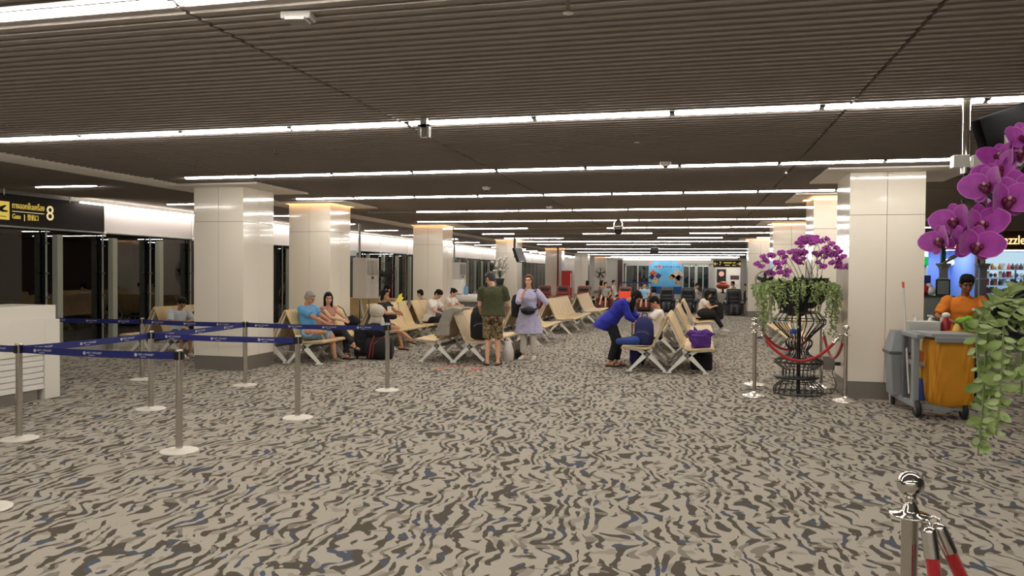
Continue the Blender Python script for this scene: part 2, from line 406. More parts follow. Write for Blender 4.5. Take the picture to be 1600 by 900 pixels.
obj('cove_light',MB().box((-12.06,12.9,3.035),(-11.98,70,3.060)),emat('cove_led',(255,246,236),16.0),wl)
obj('fascia_rail',MB().cyl((-12.12,3,2.47),(-12.12,70,2.47),0.022,seg=8),MULL,wl)
# ------------------------------------------------------------------ other walls
GREYW=mat('wall_grey',(178,174,168),0.7); WHW=mat('wall_white',(214,212,206),0.6)
struct('wall_rear',MB().box((-12.45,-4.2,0),(15,-4,3.3)),GREYW)
struct('wall_right',MB().box((14.9,-4,0),(15,27,3.3)),GREYW)
struct('wall_shops',MB().box((4.9,27.0,0),(7.15,27.2,3.3)).box((7.15,27,2.55),(14.9,27.2,3.3)).box((8.72,27,0),(8.95,27.2,2.6)).box((5.0,27.2,0),(5.2,70,3.3)),mat('shop_brown',(72,52,40),0.6),label='dark brown shop front wall with lit openings')
struct('trim_4',MB().box((8.80,26.94,0),(8.90,27.02,2.55)),mat('cream_post',(206,186,160),0.5))
# far wall with its doors
wf=struct('wall_far',MB().box((-12.45,70,0),(-6.3,70.2,3.2)).box((-6.3,70,2.62),(1.3,70.2,3.2)).box((1.3,70,0),(1.75,70.2,3.2)).box((1.75,70,2.7),(3.9,70.2,3.2)).box((3.9,70,0),(5.1,70.2,3.2)),GREYW,label='far end wall with glass doors')
obj('dark_pillar',MB().box((-6.85,69.7,0),(-6.45,70,2.95)),mat('maroon',(60,26,24),0.5),wf)
DFR=mat('door_frame',(176,178,172),0.4)
for i,(a,b) in enumerate(((-6.2,-3.9),(-1.1,0.1),(0.1,1.3))):
    d=struct('door_%d'%(i+1),None,None,(0,0,0),label='glass sliding door in the far wall, %s from the left'%ORD[i+1])
    m=MB().box((a,69.9,0),(a+0.12,70.02,2.6)).box((b-0.12,69.9,0),(b,70.02,2.6)).box((a,69.9,2.42),(b,70.02,2.62)).box(((a+b)/2-0.05,69.9,0),((a+b)/2+0.05,70.02,2.45))
    obj('door_frame',m,DFR,d); obj('pane',MB().box((a+0.12,69.95,0.02),((a+b)/2-0.05,69.97,2.42)),GLASS,d); obj('pane',MB().box(((a+b)/2+0.05,69.95,0.02),(b-0.12,69.97,2.42)),GLASS,d)
struct('ground_far',MB().box((-8,70.3,-0.1),(1.5,80,0)),mat('dark_floor',(60,60,58),0.7))
obj('light_strip',MB().box((-6.4,69.85,2.93),(1.35,69.98,3.05)),emat('far_strip',(255,248,235),1.6),wf)
struct('wall_corridor',MB().box((1.3,76,0),(5.1,76.2,3.2)).box((1.2,70.2,0),(1.35,76,3.2)).box((5.0,70.2,0),(5.1,76,3.2)),WHW)
struct('floor_corridor',MB().box((1.3,70.2,-0.1),(5.1,76,0.0)),mat('corridor_floor',(150,146,138),0.5))
struct('ceiling_corridor',MB().box((1.3,70.2,3.1),(5.1,76.2,3.2)),mat('wall_white',(214,212,206),0.6))
obj('corridor_fill_panel',MB().box((2.2,72,3.06),(4.2,75,3.1)),emat('corridor_fill',(255,250,240),6.0),bpy.data.objects['ceiling_corridor'])  # unseen glowing panel added to brighten the far corridor
# ------------------------------------------------------------------ gate sign and fascia sign
SIGNB=mat('sign_brown',(24,15,12),0.6,spec=0.25); YEL=emat('sign_yellow',(236,206,96),0.75); PALE=emat('sign_pale',(250,226,170),0.9)
sg=thing('gate_sign','dark brown gate 8 sign with yellow Thai, English and Chinese lettering','sign',(-12.1,0,0))
obj('sign_box',MB().box((-0.16,7.2,2.49),(0.0,13.6,3.06)),SIGNB,sg,bevel=0.006)
obj('edge_trim',MB().box((-0.16,13.6,2.47),(0.01,13.64,3.08)),WHITE,sg)
def on_sign(name,body,size,y,z,m,wid=None):
    me=text_mesh(name,body,size,m,0.003); xs=[v.co.x for v in me.vertices]; k=wid/(max(xs)-min(xs)) if wid else 1.0; c=(max(xs)+min(xs))/2
    for v in me.vertices: v.co.x=(v.co.x-c)*k
    o=put(name,me,sg,(0.004,y,z),rot=(PI/2,0,PI/2)); return o
def sy(px,py=330): return (-12.1/ray(px,py).x)*ray(px,py).y
o=on_sign('lettering','ทางออกขึ้นเครื่อง',0.15,(sy(19)+sy(69))/2,2.85,YEL,sy(69)-sy(19))
on_sign('lettering','Gate',0.13,sy(25.5),2.655,YEL,sy(32)-sy(19)); on_sign('lettering','|',0.13,sy(38),2.655,PALE); on_sign('lettering','登机口',0.12,sy(51),2.65,YEL,sy(59)-sy(42))
on_sign('gate_number','8',0.40,sy(78),2.76,PALE,sy(83.5)-sy(72.5))
obj('rule',MB().box((0.0,sy(19),2.745),(0.004,sy(69),2.755)),PALE,sg)
pic=obj('pictogram_panel',MB().box((0.0,sy(-18),2.585),(0.004,sy(14.5),2.915)),YEL,sg)
pl=MB(); yc=(sy(-18)+sy(14.5))/2
def pt(a,b): return (0.006,yc+a,2.75+b)
pl.prism([(-0.20,0.10),(-0.15,0.09),(-0.06,0.04),(0.10,-0.02),(0.17,-0.03),(0.17,-0.055),(0.06,-0.06),(-0.10,-0.0),(-0.17,0.05)],0.004,0.007,lambda a,b,d:(d,yc+0.0+a,2.78+b))
pl.prism([(-0.03,0.02),(0.12,0.07),(0.15,0.06),(0.05,-0.02)],0.004,0.007,lambda a,b,d:(d,yc+a,2.78+b))
pl.box((0.004,yc+0.02,2.635),(0.007,yc+0.14,2.648))
obj('plane_pictogram',pl,SIGNB,sg)
obj('hanger_rod',MB().cyl((0.02,sy(108,310),3.03),(0.02,sy(108,310),3.2),0.014).cyl((0.02,sy(5,300),3.03),(0.02,sy(5,300),3.2),0.012),WHITE,sg)
# overhead gate 7 sign
s7=thing('overhead_sign','hanging black gate 7 sign with yellow arrows at the far end','sign',(2.35,60,2.5))
obj('sign_box',MB().box((-1.0,-0.06,-0.26),(1.0,0.06,0.26)),SIGNB,s7)
put('gate_number',text_mesh('gate_number','7',0.42,YEL),s7,(-0.5,-0.065,0),rot=(PI/2,0,0))
def arrow(x,sgn):
    m=MB(); m.box((x-0.14,-0.068,-0.025),(x+0.14,-0.06,0.025))
    for k in (-1,1): m.bar((x+sgn*0.15,-0.064,0),(x+sgn*0.03,-0.064,k*0.13),0.05,0.05,0.008,(0,1,0))
    return m
obj('arrow',arrow(-0.8,-1),YEL,s7); obj('arrow',arrow(0.85,1),YEL,s7)
obj('text_bars',MB().box((-0.25,-0.066,0.04),(0.35,-0.06,0.12)).box((-0.15,-0.066,-0.13),(0.2,-0.06,-0.07)).box((0.42,-0.066,0.05),(0.62,-0.06,0.12)).box((0.38,-0.066,-0.13),(0.64,-0.06,-0.07)),YEL,s7)
obj('hanger_rod',MB().cyl((-0.8,0,0.26),(-0.8,0,0.7),0.02).cyl((0.8,0,0.26),(0.8,0,0.7),0.02),BLACKM,s7)
# banner at the far end
bn=thing('exhibition_banner','tall sky blue printed banner stand with photo diamonds at the far wall','banner',(-2.45,66,0))
SKYB=mat('banner_blue',(86,172,224),0.5,rgb2=(128,200,238),vscale=0.8); BDK=mat('banner_base_blue',(20,78,150),0.5)
obj('panel',MB().box((-1.4,0,0.62),(1.4,0.06,2.82)),SKYB,bn); obj('base',MB().box((-0.75,-0.25,0),(1.4,0.3,0.62)),BDK,bn,bevel=0.02)
def dia(x,z,s,c,nm):
    return obj('photo_diamond',MB().prism([(0,s),(s*1.1,0.1*s),(0.1*s,-s),(-s,-0.1*s)],-0.012,-0.002,lambda a,b,d:(x+a,d,z+b)),mat(nm,c,0.5,rgb2=tuple(max(0,v-70) for v in c),vscale=6),bn)
for a in ((-1.05,1.75,0.32,(228,120,80),'p1'),(-0.6,1.52,0.26,(90,70,140),'p2'),(-1.15,1.42,0.25,(60,80,150),'p3'),(-0.85,1.12,0.33,(222,206,160),'p4'),(0.95,1.62,0.5,(232,214,196),'p5'),(1.1,1.38,0.3,(110,90,130),'p6'),(0.55,1.45,0.28,(240,170,90),'p7'),(1.1,1.0,0.34,(222,190,150),'p8')): dia(*a)
obj('emblem',MB().cyl((-0.52,-0.012,2.33),(-0.52,-0.002,2.33),0.16,seg=20),mat('emblem_pink',(230,150,160),0.5),bn); obj('emblem',MB().cyl((-0.52,-0.018,2.33),(-0.52,-0.012,2.33),0.08,seg=16),mat('emblem_red',(190,40,50),0.5),bn)
tb=MB()
for i,x in enumerate((-0.95,-0.8,-0.2,0.0,0.2,0.42,0.66,0.9,1.1)): tb.box((x,-0.01,2.27-0.02*(i%3)),(x+0.13,-0.002,2.36+0.02*(i%2)))
obj('lettering_row',tb,mat('banner_ink',(70,110,180),0.5),bn)
for x,z in ((-1.25,2.68),(1.22,2.68)): obj('corner_flower',MB().cyl((x,-0.012,z),(x,-0.002,z),0.16,seg=10),mat('banner_pink',(226,150,150),0.5),bn)
# ------------------------------------------------------------------ ceiling devices
def onceil(px,py): p=atz(px,py,CEIL); return (p.x,p.y,CEIL)
t=thing('wireless_access_point','white rectangular ceiling box by the nearest tube lights','ceiling device',onceil(466,20),0.15)
obj('body',MB().box((-0.085,-0.05,-0.045),(0.085,0.05,0.0)),DEVW,t,bevel=0.006); obj('tray',MB().box((-0.05,-0.075,-0.06),(0.06,0.04,-0.045)),mat('grey_plastic',(150,148,142),0.5),t)
t=thing('camera_bracket','white camera bracket hanging in front of the second light row','ceiling device',onceil(663,183))
obj('stem',MB().box((-0.03,-0.03,-0.09),(0.03,0.03,0)),DEVW,t); obj('fork',MB().box((-0.055,-0.03,-0.19),(-0.035,0.03,-0.07)).box((0.035,-0.03,-0.19),(0.055,0.03,-0.07)).box((-0.055,-0.03,-0.09),(0.055,0.03,-0.07)),DEVW,t); obj('lens',MB().cyl((0,0.0,-0.19),(0,0,-0.1),0.028),CHROME,t)
dp=aty(966,357,20.5)
t=thing('dome_camera','steel and black dome camera hanging below the ceiling lights','security camera',(dp.x,20.5,2.93)); t.scale=(1.35,)*3
obj('housing',MB().lathe([(0.02,0.16),(0.05,0.14),(0.09,0.08),(0.105,0.0),(0.1,-0.01)]),STEEL,t); obj('dome',MB().lathe([(0.085,-0.01),(0.088,-0.07),(0.07,-0.12),(0.03,-0.14),(0.001,-0.142)]),mat('black_dome',(6,6,8),0.08,coat=0.6),t); obj('stem',MB().cyl((0,0,0.15),(0,0,0.165),0.018),STEEL,t)
for i,(px,py) in enumerate(((760,292),(858,322),(1040,253))):
    t=thing('smoke_detector',('small smoke detector above the third light row, left of the dome camera','small pale ceiling sensor just left of the dome camera','flat grey smoke detector right of the middle joint line')[i],'smoke detector',onceil(px,py))
    obj('body',MB().lathe([(0.075,0.0),(0.07,-0.03),(0.045,-0.055),(0.001,-0.06)]),WHITE,t); obj('ring',MB().lathe([(0.03,-0.06),(0.026,-0.075),(0.001,-0.076)],seg=12),BLACKP,t)
for i,(px,py) in enumerate(((995,212),(1030,285),(888,0),(430,232),(1228,263))):
    t=thing('sprinkler_head',('small sprinkler head ahead of the second light row','small sprinkler head ahead of the third light row','sprinkler head at the top edge above the nearest rows','small sprinkler head on the left slats','sprinkler head near the shop side columns')[i],'sprinkler',onceil(px,py))
    obj('stem',MB().cyl((0,0,-0.06),(0,0,0),0.012),CHROME,t); obj('deflector',MB().cyl((0,0,-0.07),(0,0,-0.06),0.03),CHROME,t)
t=thing('ceiling_speaker','black boxy speaker hanging at the far end above the banner','speaker',(-1.95,38,2.86)); obj('body',MB().box((-0.2,-0.15,-0.14),(0.2,0.15,0.14)),BLACKP,t,bevel=0.02); obj('bracket',MB().cyl((0,0,0.13),(0,0,0.3),0.03),BLACKM,t); obj('grille',MB().box((-0.17,-0.16,-0.11),(0.17,-0.15,0.11)),mat('grille',(30,30,32),0.8),t)
t=thing('downlight','round recessed downlight by the shop side column','ceiling light',onceil(1466,351)); obj('lens',MB().lathe([(0.16,-0.012),(0.001,-0.02)],seg=20),emat('downlight_lens',(255,250,240),9.0),t); obj('rim',MB().lathe([(0.2,0.0),(0.19,-0.02),(0.165,-0.02),(0.16,0.0)],seg=20),WHITE,t)
# hanging television on column four
tv=thing('hanging_television','black television hung on a pole in front of the fourth glass side column','television',(-7.0,30.4,2.42),math.radians(84))
obj('casing',MB().obox((0,0,0),(0.95,0.12,0.6),Matrix.Rotation(math.radians(-20),3,'X')),BLACKP,tv,bevel=0.01)
obj('screen',MB().obox((0,-0.064,-0.016),(0.86,0.01,0.52),Matrix.Rotation(math.radians(-20),3,'X')),mat('tv_screen',(120,122,124),0.12,coat=0.5),tv)
obj('bracket',MB().cyl((0.0,0.22,0.1),(0.0,0.22,0.84),0.035).box((-0.08,0.04,-0.1),(0.08,0.2,0.12)).tube([(0.1,0.2,0.7),(0.2,0.25,0.4),(0.1,0.15,0.1),(0.15,0.1,-0.1)],0.015),BLACKM,tv)
# big monitors at the upper right
P=aty(1508,262,7.0)
mt=thing('ceiling_monitor_mount','steel ceiling pole with white crossbar holding black display panels','monitor mount',(P.x,7.0,P.z))
obj('pole',MB().cyl((0,0,-0.05),(0,0,CEIL-P.z),0.036,seg=16),CHROME,mt)
obj('crossbar',MB().box((-0.10,-0.05,0.0),(0.02,0.05,0.1)).box((0.05,-0.04,0.0),(0.42,0.04,0.1)).box((0.30,-0.05,0.1),(0.38,0.05,0.27)),WHITE,mt,bevel=0.004)
cb=MB(); 
for i in range(7):
    x=0.02+0.05*i; z=-0.1-0.06*i; cb.tube([(x,0,0.0),(x+0.03,-0.05,-0.1),(x+0.05,0.0,-0.2-0.05*(i%3)),(x+0.1,0.02,-0.12),(x+0.07,0.03,0.02)],0.01,6)
cb.tube([(0.0,0,-0.04),(0.04,0.03,-0.2),(0.13,0.0,-0.32),(0.22,0,-0.5),(0.28,0.0,-0.62)],0.018,6)
obj('cables',cb,BLACKM,mt)
obj('arm',MB().bar((-0.02,0,-0.28),(0.3,0,-0.18),0.03,0.03,0.03,(0,1,0)).bar((0.18,0,-0.1),(0.26,0,-0.6),0.09,0.06,0.05,(0,1,0)),BLACKM,mt)
dpn=obj('display_panel',MB().obox((0.62,0.25,0.28),(1.05,0.1,0.62),Matrix.Rotation(math.radians(22),3,'Z')@Matrix.Rotation(math.radians(-20),3,'Y')),mat('matt_black',(9,9,10),0.95,spec=0.1),mt,bevel=0.01)
obj('panel_end',MB().obox((1.12,0.25,0.5),(0.08,0.14,0.7),Matrix.Rotation(math.radians(10),3,'Z')),mat('grey_plastic',(150,148,142),0.5),mt)
# ------------------------------------------------------------------ check-in counter at the left
CTR=mat('counter_white',(226,220,208),0.3)
ct=thing('checkin_counter','white check-in counter with ribbed lower front and grey kick','counter',(-8.24,8.47,0))
Yn=-4.2
obj('top_block',MB().box((-0.75,Yn,1.04),(-0.035,-0.03,1.225)),CTR,ct,bevel=0.006)
obj('upper_panel',MB().box((-0.75,Yn,0.59),(0.0,-0.24,1.04)),CTR,ct,bevel=0.004)
obj('end_post',MB().box((-0.75,-0.24,0.0),(0.0,0.0,1.04)),CTR,ct,bevel=0.006)
for i in range(6):
    z=0.135+i*0.0755; obj('rib_board',MB().box((-0.6,Yn,z+0.004),(-0.012-0.01*(i%2),-0.245,z+0.0715)),mat('counter_board',(226,222,216),0.35),ct,bevel=0.004)
obj('carcass',MB().box((-0.7,Yn,0.13),(-0.05,-0.245,0.59)),mat('counter_grey',(160,156,150),0.6),ct)
obj('kick_plate',MB().box((-0.7,Yn,0.0),(-0.035,-0.33,0.13)),KICK,ct)
# ------------------------------------------------------------------ belt barriers
bp_=MB().cyl((0,0,0.012),(0,0,0.945),0.032,seg=20).mesh('post',STEEL)
bb_=MB().lathe([(0.172,0.0),(0.172,0.008),(0.1715,0.0085),(0.165,0.012),(0.163,0.0122),(0.05,0.018),(0.04,0.022),(0.034,0.03)],seg=40).mesh('base',BASEM)
bh_=MB().box((-0.046,-0.018,0.862),(-0.030,0.018,0.938)).box((0.030,-0.018,0.862),(0.046,0.018,0.938)).box((-0.016,-0.046,0.862),(0.016,-0.030,0.938)).box((-0.016,0.030,0.862),(0.016,0.046,0.938)).mesh('belt_cassette',BLACKM)
bc_=MB().lathe([(0.034,0.945),(0.034,0.955),(0.001,0.958)],seg=20).mesh('cap',STEEL)
BP={}
for key,px,py,lab in (('a',222,593,'steel belt post in the back row, left of the nearest cream column'),('b',383,602,'steel belt post standing right in front of the first cream column'),('c',605,610,'steel belt post at the back right corner near the black luggage'),
    ('d',236,639,'steel belt post in the middle row, left end'),('e',465,653,'steel belt post in the middle row, right end below the seated old man'),('f',30,686,'steel belt post in front of the white check-in counter'),('g',280,705,'steel belt post standing lowest in the queue, right of the counter'),('h',3,795,'steel belt post at the left picture edge, only its base showing')):
    p=atz(px,py)
    if key=='h': p=atz(-24,795)
    t=thing('belt_barrier_post',lab,'barrier post',(p.x,p.y,0),0,'steel belt barrier posts')
    for me in (bp_,bb_,bh_,bc_): put(me.name.split('.')[0],me,t)
    BP[key]=p
LOGO=MB()
LOGO.rings([[(r*math.cos(2*PI*i/20),0,r*math.sin(2*PI*i/20)) for i in range(20)] for r in (0.0155,0.0095)],False,False); LOGO.cyl((0,-0.0005,0),(0,0.0005,0),0.005,seg=10)
LOGO.add([(0.05,0,-0.021),(0.115,0,-0.021),(0.115,0,-0.0175),(0.05,0,-0.0175)],[(0,1,2,3)])
TXT=text_mesh('print','HKT // PHUKET',0.026,PRINT,0.0,'LEFT')
LOGOM=LOGO.mesh('logo',PRINT)
def belt(a,b,lab,ext=None):
    A=BP[a] if isinstance(a,str) else Vector(a); B=BP[b] if isinstance(b,str) else Vector(b)
    d=(B-A); L=d.length; ang=math.atan2(d.y,d.x)
    t=thing('belt_strap',lab,'belt',(A.x,A.y,0),ang,'blue printed barrier belts')
    n=16; m=MB(); top=[];bot=[]
    def zc(u): return 0.898-0.022*L/2*4*u*(1-u)*0.5
    for th in (-0.001,0.001):
        for i in range(n+1):
            u=i/n; x=0.045+(L-0.09)*u
            top.append((x,th,zc(u)+0.034)); bot.append((x,th,zc(u)-0.034))
    m.add(top+bot,[(i,i+1,2*(n+1)+i+1,2*(n+1)+i) for i in range(n)]+[(n+1+i,n+2+i,3*(n+1)+i+1,3*(n+1)+i) for i in range(n)]+[(i,i+1,n+2+i,n+1+i) for i in range(n)])
    st_=obj('strap',m,BELT,t)
    k=max(2,int(round(L/0.62)))
    # printing faces the camera side
    mid=(A+B)/2; nrm=Vector((math.sin(ang),-math.cos(ang),0)); flip=nrm.dot(Vector((0,0,0))-mid)<0
    for i in range(k):
        u=(i+0.45)/k; x=0.045+(L-0.09)*u
        if not flip:
            put('logo',LOGOM,st_,(x-0.11,-0.0025,zc(u))); put('print',TXT,st_,(x-0.085,-0.0025,zc(u)+0.003),rot=(PI/2,0,0))
        else:
            put('logo',LOGOM,st_,(x+0.11,0.0025,zc(u)),PI); put('print',TXT,st_,(x+0.085,0.0025,zc(u)+0.003),rot=(PI/2,0,PI))
belt('a',(-11.6,10.35,0),'navy belt from the back left post to the glass wall')
belt('a','b','navy belt across the back row in front of the seated child')
belt('b','c','navy belt in front of the old man and woman on the bench')
belt('d','b','navy belt running diagonally back to the column post')
belt('d','e','navy belt across the middle row, in front of the cream column')
belt('f','d','navy belt from the counter post up to the middle left post')
belt('f','g','navy belt nearest the camera, between the two front posts')
belt('f',(-8.2,6.5,0),'navy belt from the counter post off to the left edge')
belt('h','g','navy belt low at the left between the edge post and front post') if False else None
t=thing('wall_post','pale round post standing behind the counter by the glass wall','barrier post',(-11.6,10.35,0)); 
for me in (bp_,bb_,bh_): put(me.name.split('.')[0],me,t)
# ------------------------------------------------------------------ beam benches
SP=0.57
def seat_mb():
    prof=[(0.445,0.395),(0.45,0.425),(0.42,0.443),(0.30,0.438),(0.12,0.418),(0.02,0.415),(-0.045,0.435),(-0.085,0.485),(-0.135,0.60),(-0.215,0.78),(-0.295,0.94),(-0.325,0.985)]
    m=MB(); m.strip([(a,b) for a,b in prof],0.022,lambda a,b,k:(a,0.012+k*(SP-0.024),b)); return m
SEATM=seat_mb().mesh('seat',SEAT)
def leg_mb():
    m=MB(); n=(0,1,0); t=0.05
    for sx in (-1,1):
        m.bar((sx*0.015,0,0.315),(sx*0.31,0,0.02),0.085,0.038,t,n); m.box((sx*0.315-0.05,-0.04,0),(sx*0.315+0.05,0.04,0.022))
    m.bar((0.0,0,0.30),(0.16,0,0.385),0.07,0.05,t,n); m.bar((0.15,0,0.385),(0.43,0,0.405),0.045,0.03,t,n)
    m.bar((-0.0,0,0.30),(-0.085,0,0.44),0.075,0.05,t,n); m.bar((-0.08,0,0.42),(-0.33,0,0.95),0.05,0.032,t,n)
    return m
LEGM=leg_mb().mesh('leg_frame',LEGW)
HUBM=MB().obox((0,0,0.305),(0.075,0.064,0.075),Matrix.Rotation(PI/4,3,'Y')).mesh('hub_cap',BLACKP)
BEAMS={}
def bench(x,y,n,face,lab,rz=None):
    L=n*SP
    if rz is None: rz=0 if face>0 else PI; loc=(x,y if face>0 else y+L,0)
    else: loc=(x,y,0)
    t=thing('airport_bench',lab,'bench',loc,rz,'tan beam benches of the waiting hall')
    if n not in BEAMS: BEAMS[n]=MB().obox((0,L/2,0.305),(0.05,L-0.1,0.05),Matrix.Rotation(PI/4,3,'Y')).mesh('beam',mat('beam_grey',(120,118,114),0.4))
    put('beam',BEAMS[n],t)
    for i in range(n): put('seat',SEATM,t,(0,i*SP,0))
    for yy in ([0.10,L-0.10] if n<4 else [0.10,L/2,L-0.10]):
        put('hub_cap',HUBM,put('leg_frame',LEGM,t,(0,yy,0)))
    return t
bench(-0.785,13.25,4,-1,'tan bench carrying the navy backpack, back to back with another')
bench(-0.11,13.25,4,1,'tan bench with the purple cloth bag on its first seat')
bench(-0.72,16.75,5,-1,'tan bench facing left behind the one with the navy backpack')
bench(-0.05,16.75,5,1,'empty tan bench between the purple bag and the woman in black')
bench(-0.66,20.9,4,-1,'tan bench backing onto the bench of the woman in black')
bench(0.02,20.9,4,1,'tan bench on which the woman in black sits')
bench(-4.72,13.55,4,-1,'tan bench with a pale jacket draped over its back')
bench(-4.08,13.55,4,1,'tan bench holding the black backpack beside the man in green')
bench(-4.50,17.5,4,-1,'tan bench facing left behind the woman in lavender')
bench(-3.86,17.5,4,1,'empty tan bench just right of the woman in lavender')
bench(-4.32,20.9,6,-1,'six seat tan bench facing left in the middle line')
bench(-3.68,20.9,6,1,'empty six seat tan bench left of the woman in blue')
bench(-4.18,25.4,5,-1,'tan bench facing left in front of the red massage chairs')
bench(-3.54,25.4,5,1,'empty tan bench next to the massage chairs in the middle line')
bench(-6.95,12.55,4,1,'tan bench where the old man in blue and his companion sit')
bench(-7.62,12.55,3,-1,'tan bench between the first two glass side columns')
bench(-6.64,15.4,4,1,'tan bench where the woman in denim shorts sits')
bench(-7.32,15.65,4,-1,'tan bench backing onto the one with the woman in denim shorts')
bench(-6.56,17.85,4,1,'tan bench with the teenager in a white shirt')
bench(-7.22,17.85,4,-1,'tan bench behind the teenager in a white shirt')
bench(-9.84,12.68,3,1,'tan bench behind the first column with the seated child')
bench(-10.50,12.68,3,-1,'tan bench by the glass wall backing onto the seated child')
bench(-7.75,19.6,4,1,'tan bench seen from behind in front of the air conditioner',PI/2)
bench(2.28,15.75,4,-1,'tan bench right behind the wire plant stand, facing the aisle')
bench(2.28,18.5,4,-1,'tan bench under the red wall notice on the shop side')
bench(2.3,33.4,4,-1,'tan bench behind the last massage chair on the shop side')
bench(-4.0,37.5,5,1,'tan bench in the distance in front of the blue banner')
bench(-1.2,37.0,3,1,'short tan bench behind the dark massage chairs')
bench(-6.3,36.8,4,1,'far tan bench behind the red massage chairs, left one')
bench(-5.2,36.8,4,1,'far tan bench behind the red massage chairs, right one')
# ------------------------------------------------------------------ massage chairs
def massage(x,y,c1,c2,pad,lab,cover=None):
    t=thing('massage_chair',lab,'massage chair',(x,y,0),0,'row of massage chairs')
    m1=mat('leather_%d'%c1[0],c1,0.4,bump=0.15,bscale=30); m2=mat('leatherb_%d'%c2[0],c2,0.42); 
    obj('base',MB().box((-0.27,-0.35,0.03),(0.27,0.45,0.26)),BLACKP,t,bevel=0.03)
    obj('seat',MB().box((-0.24,-0.38,0.26),(0.24,0.2,0.43)),m1,t,bevel=0.05)
    bk=MB()
    R=Matrix.Rotation(math.radians(-16),3,'X')
    bk.obox((0,0.30,0.74),(0.58,0.17,0.72),R)
    obj('backrest',bk,m2,t,bevel=0.05)
    for s in (-1,1): obj('side_bolster',MB().rcone((s*0.26,0.14,0.42),0.075,(s*0.25,0.31,1.0),0.06,10),m1,t)
    rolls=MB()
    for i in range(3): rolls.rcone((-0.15,0.17+0.05*i,0.55+0.15*i),0.07,(0.15,0.17+0.05*i,0.55+0.15*i),0.07,10)
    obj('back_padding',rolls,m1,t)
    obj('head_pillow',MB().rcone((-0.15,0.26,0.95),0.095,(0.15,0.26,0.95),0.095,12),mat('pillow_%d'%pad[0],pad,0.5),t)
    for s in (-1,1): obj('armrest',MB().rcone((s*0.32,-0.30,0.50),0.075,(s*0.32,0.22,0.56),0.085,10).box((s*0.32-0.06,-0.3,0.05),(s*0.32+0.06,0.3,0.5)),m1,t)
    lr=MB()
    for s in (-1,1): lr.rcone((s*0.11,-0.45,0.38),0.085,(s*0.11,-0.60,0.14),0.085,10)
    lr.box((-0.22,-0.50,0.08),(0.22,-0.36,0.38)); obj('leg_rest',lr,m1,t,bevel=0.02)
    if cover: obj('seat_cover',MB().obox((0,0.20,0.72),(0.54,0.10,0.42),R).box((-0.25,-0.36,0.42),(0.25,0.2,0.46)),mat('cover_orange',cover,0.55,bump=0.3,bscale=12),t,bevel=0.04)
MC=[(850,36,'r','maroon massage chair with dark pillow just right of the woman in lavender'),(878,36,'r','maroon massage chair in front of the red cabinet'),(911,35.8,'r','maroon massage chair between the red cabinet and the reclining sleeper'),
    (945,35.5,'r','maroon massage chair with a person reclining'),(976,35.2,'o','massage chair under a bright orange cover'),(1007,35.0,'r','maroon massage chair with the person in light blue'),
    (1042,34.8,'k','black massage chair in front of the blue banner'),(1075,34.2,'k','black massage chair next right of the banner'),(1109,33.6,'k','black massage chair beside the seated woman in black'),(1147,33.0,'k','black massage chair nearest the shop side, at the row end')]
for px,Y,k,lab in MC:
    X=aty(px,455,Y).x
    if k=='k': massage(X,Y,(34,34,36),(44,44,46),(50,50,52),lab)
    elif k=='o': massage(X,Y,(120,50,46),(150,62,54),(48,48,50),lab,(255,84,40))
    else: massage(X,Y,(120,50,46),(142,66,60),(48,48,50),lab)
# ------------------------------------------------------------------ pedestal fans
def fan(x,y,h,rz,lab,r=0.27):
    t=thing('pedestal_fan',lab,'fan',(x,y,0),rz)
    obj('base',MB().lathe([(0.23,0),(0.23,0.02),(0.05,0.06),(0.03,0.08)]),BLACKP,t); obj('pole',MB().cyl((0,0,0.05),(0,0,h-0.05),0.02).cyl((0,0,0.05),(0,0,h*0.55),0.03),BLACKM,t)
    obj('motor',MB().cyl((0,0.18,h),(0,-0.02,h),0.07,0.09).cyl((0,0,h-0.1),(0,0,h),0.04),BLACKP,t)
    cg=MB()
    for rr,yy in ((r,-0.09),(r*0.97,-0.14),(r*0.97,-0.03),(r*0.6,-0.17),(r*0.25,-0.175)): cg.tube([(rr*math.cos(2*PI*i/24),yy,h+rr*math.sin(2*PI*i/24)) for i in range(24)],0.005,4,True)
    for i in range(20):
        a=2*PI*i/20; c,s=math.cos(a),math.sin(a); cg.tube([(0.03*c,-0.175,h+0.03*s),(r*0.6*c,-0.17,h+r*0.6*s),(r*c,-0.09,h+r*s),(r*0.6*c,-0.01,h+r*0.6*s)],0.0025,3)
    obj('cage',cg,BLACKM,t)
    hub_=obj('hub',MB().cyl((0,-0.14,h),(0,-0.05,h),0.045),BLACKP,t)
    for i in range(5):
        a=2*PI*i/5+0.3; d=Vector((math.cos(a),0,math.sin(a))); n=Vector((-math.sin(a),0,math.cos(a)))
        q=[]; c=Vector((0,-0.09,h))
        for u,wd in ((0.05,0.03),(0.12,0.07),(0.2,0.085),(0.24,0.05)):
            q.append((c+d*u*r/0.27-n*wd*0.6+Vector((0,0.02,0)),c+d*u*r/0.27+n*wd*0.6-Vector((0,0.02,0))))
        m=MB()
        for k in range(3): m.add([q[k][0],q[k][1],q[k+1][1],q[k+1][0]],[(0,1,2,3)]); 
        obj('blade',m,BLACKP,hub_)
fan(-8.9,21.0,1.62,math.radians(70),'black pedestal fan beside the tall air conditioner',0.36)
fan(1.80,21.35,1.55,math.radians(8),'black pedestal fan left of the orchid stand, under the flowers',0.25)
fan(-6.3,52,1.7,math.radians(30),'far black pedestal fan left of the dark pillar',0.4)
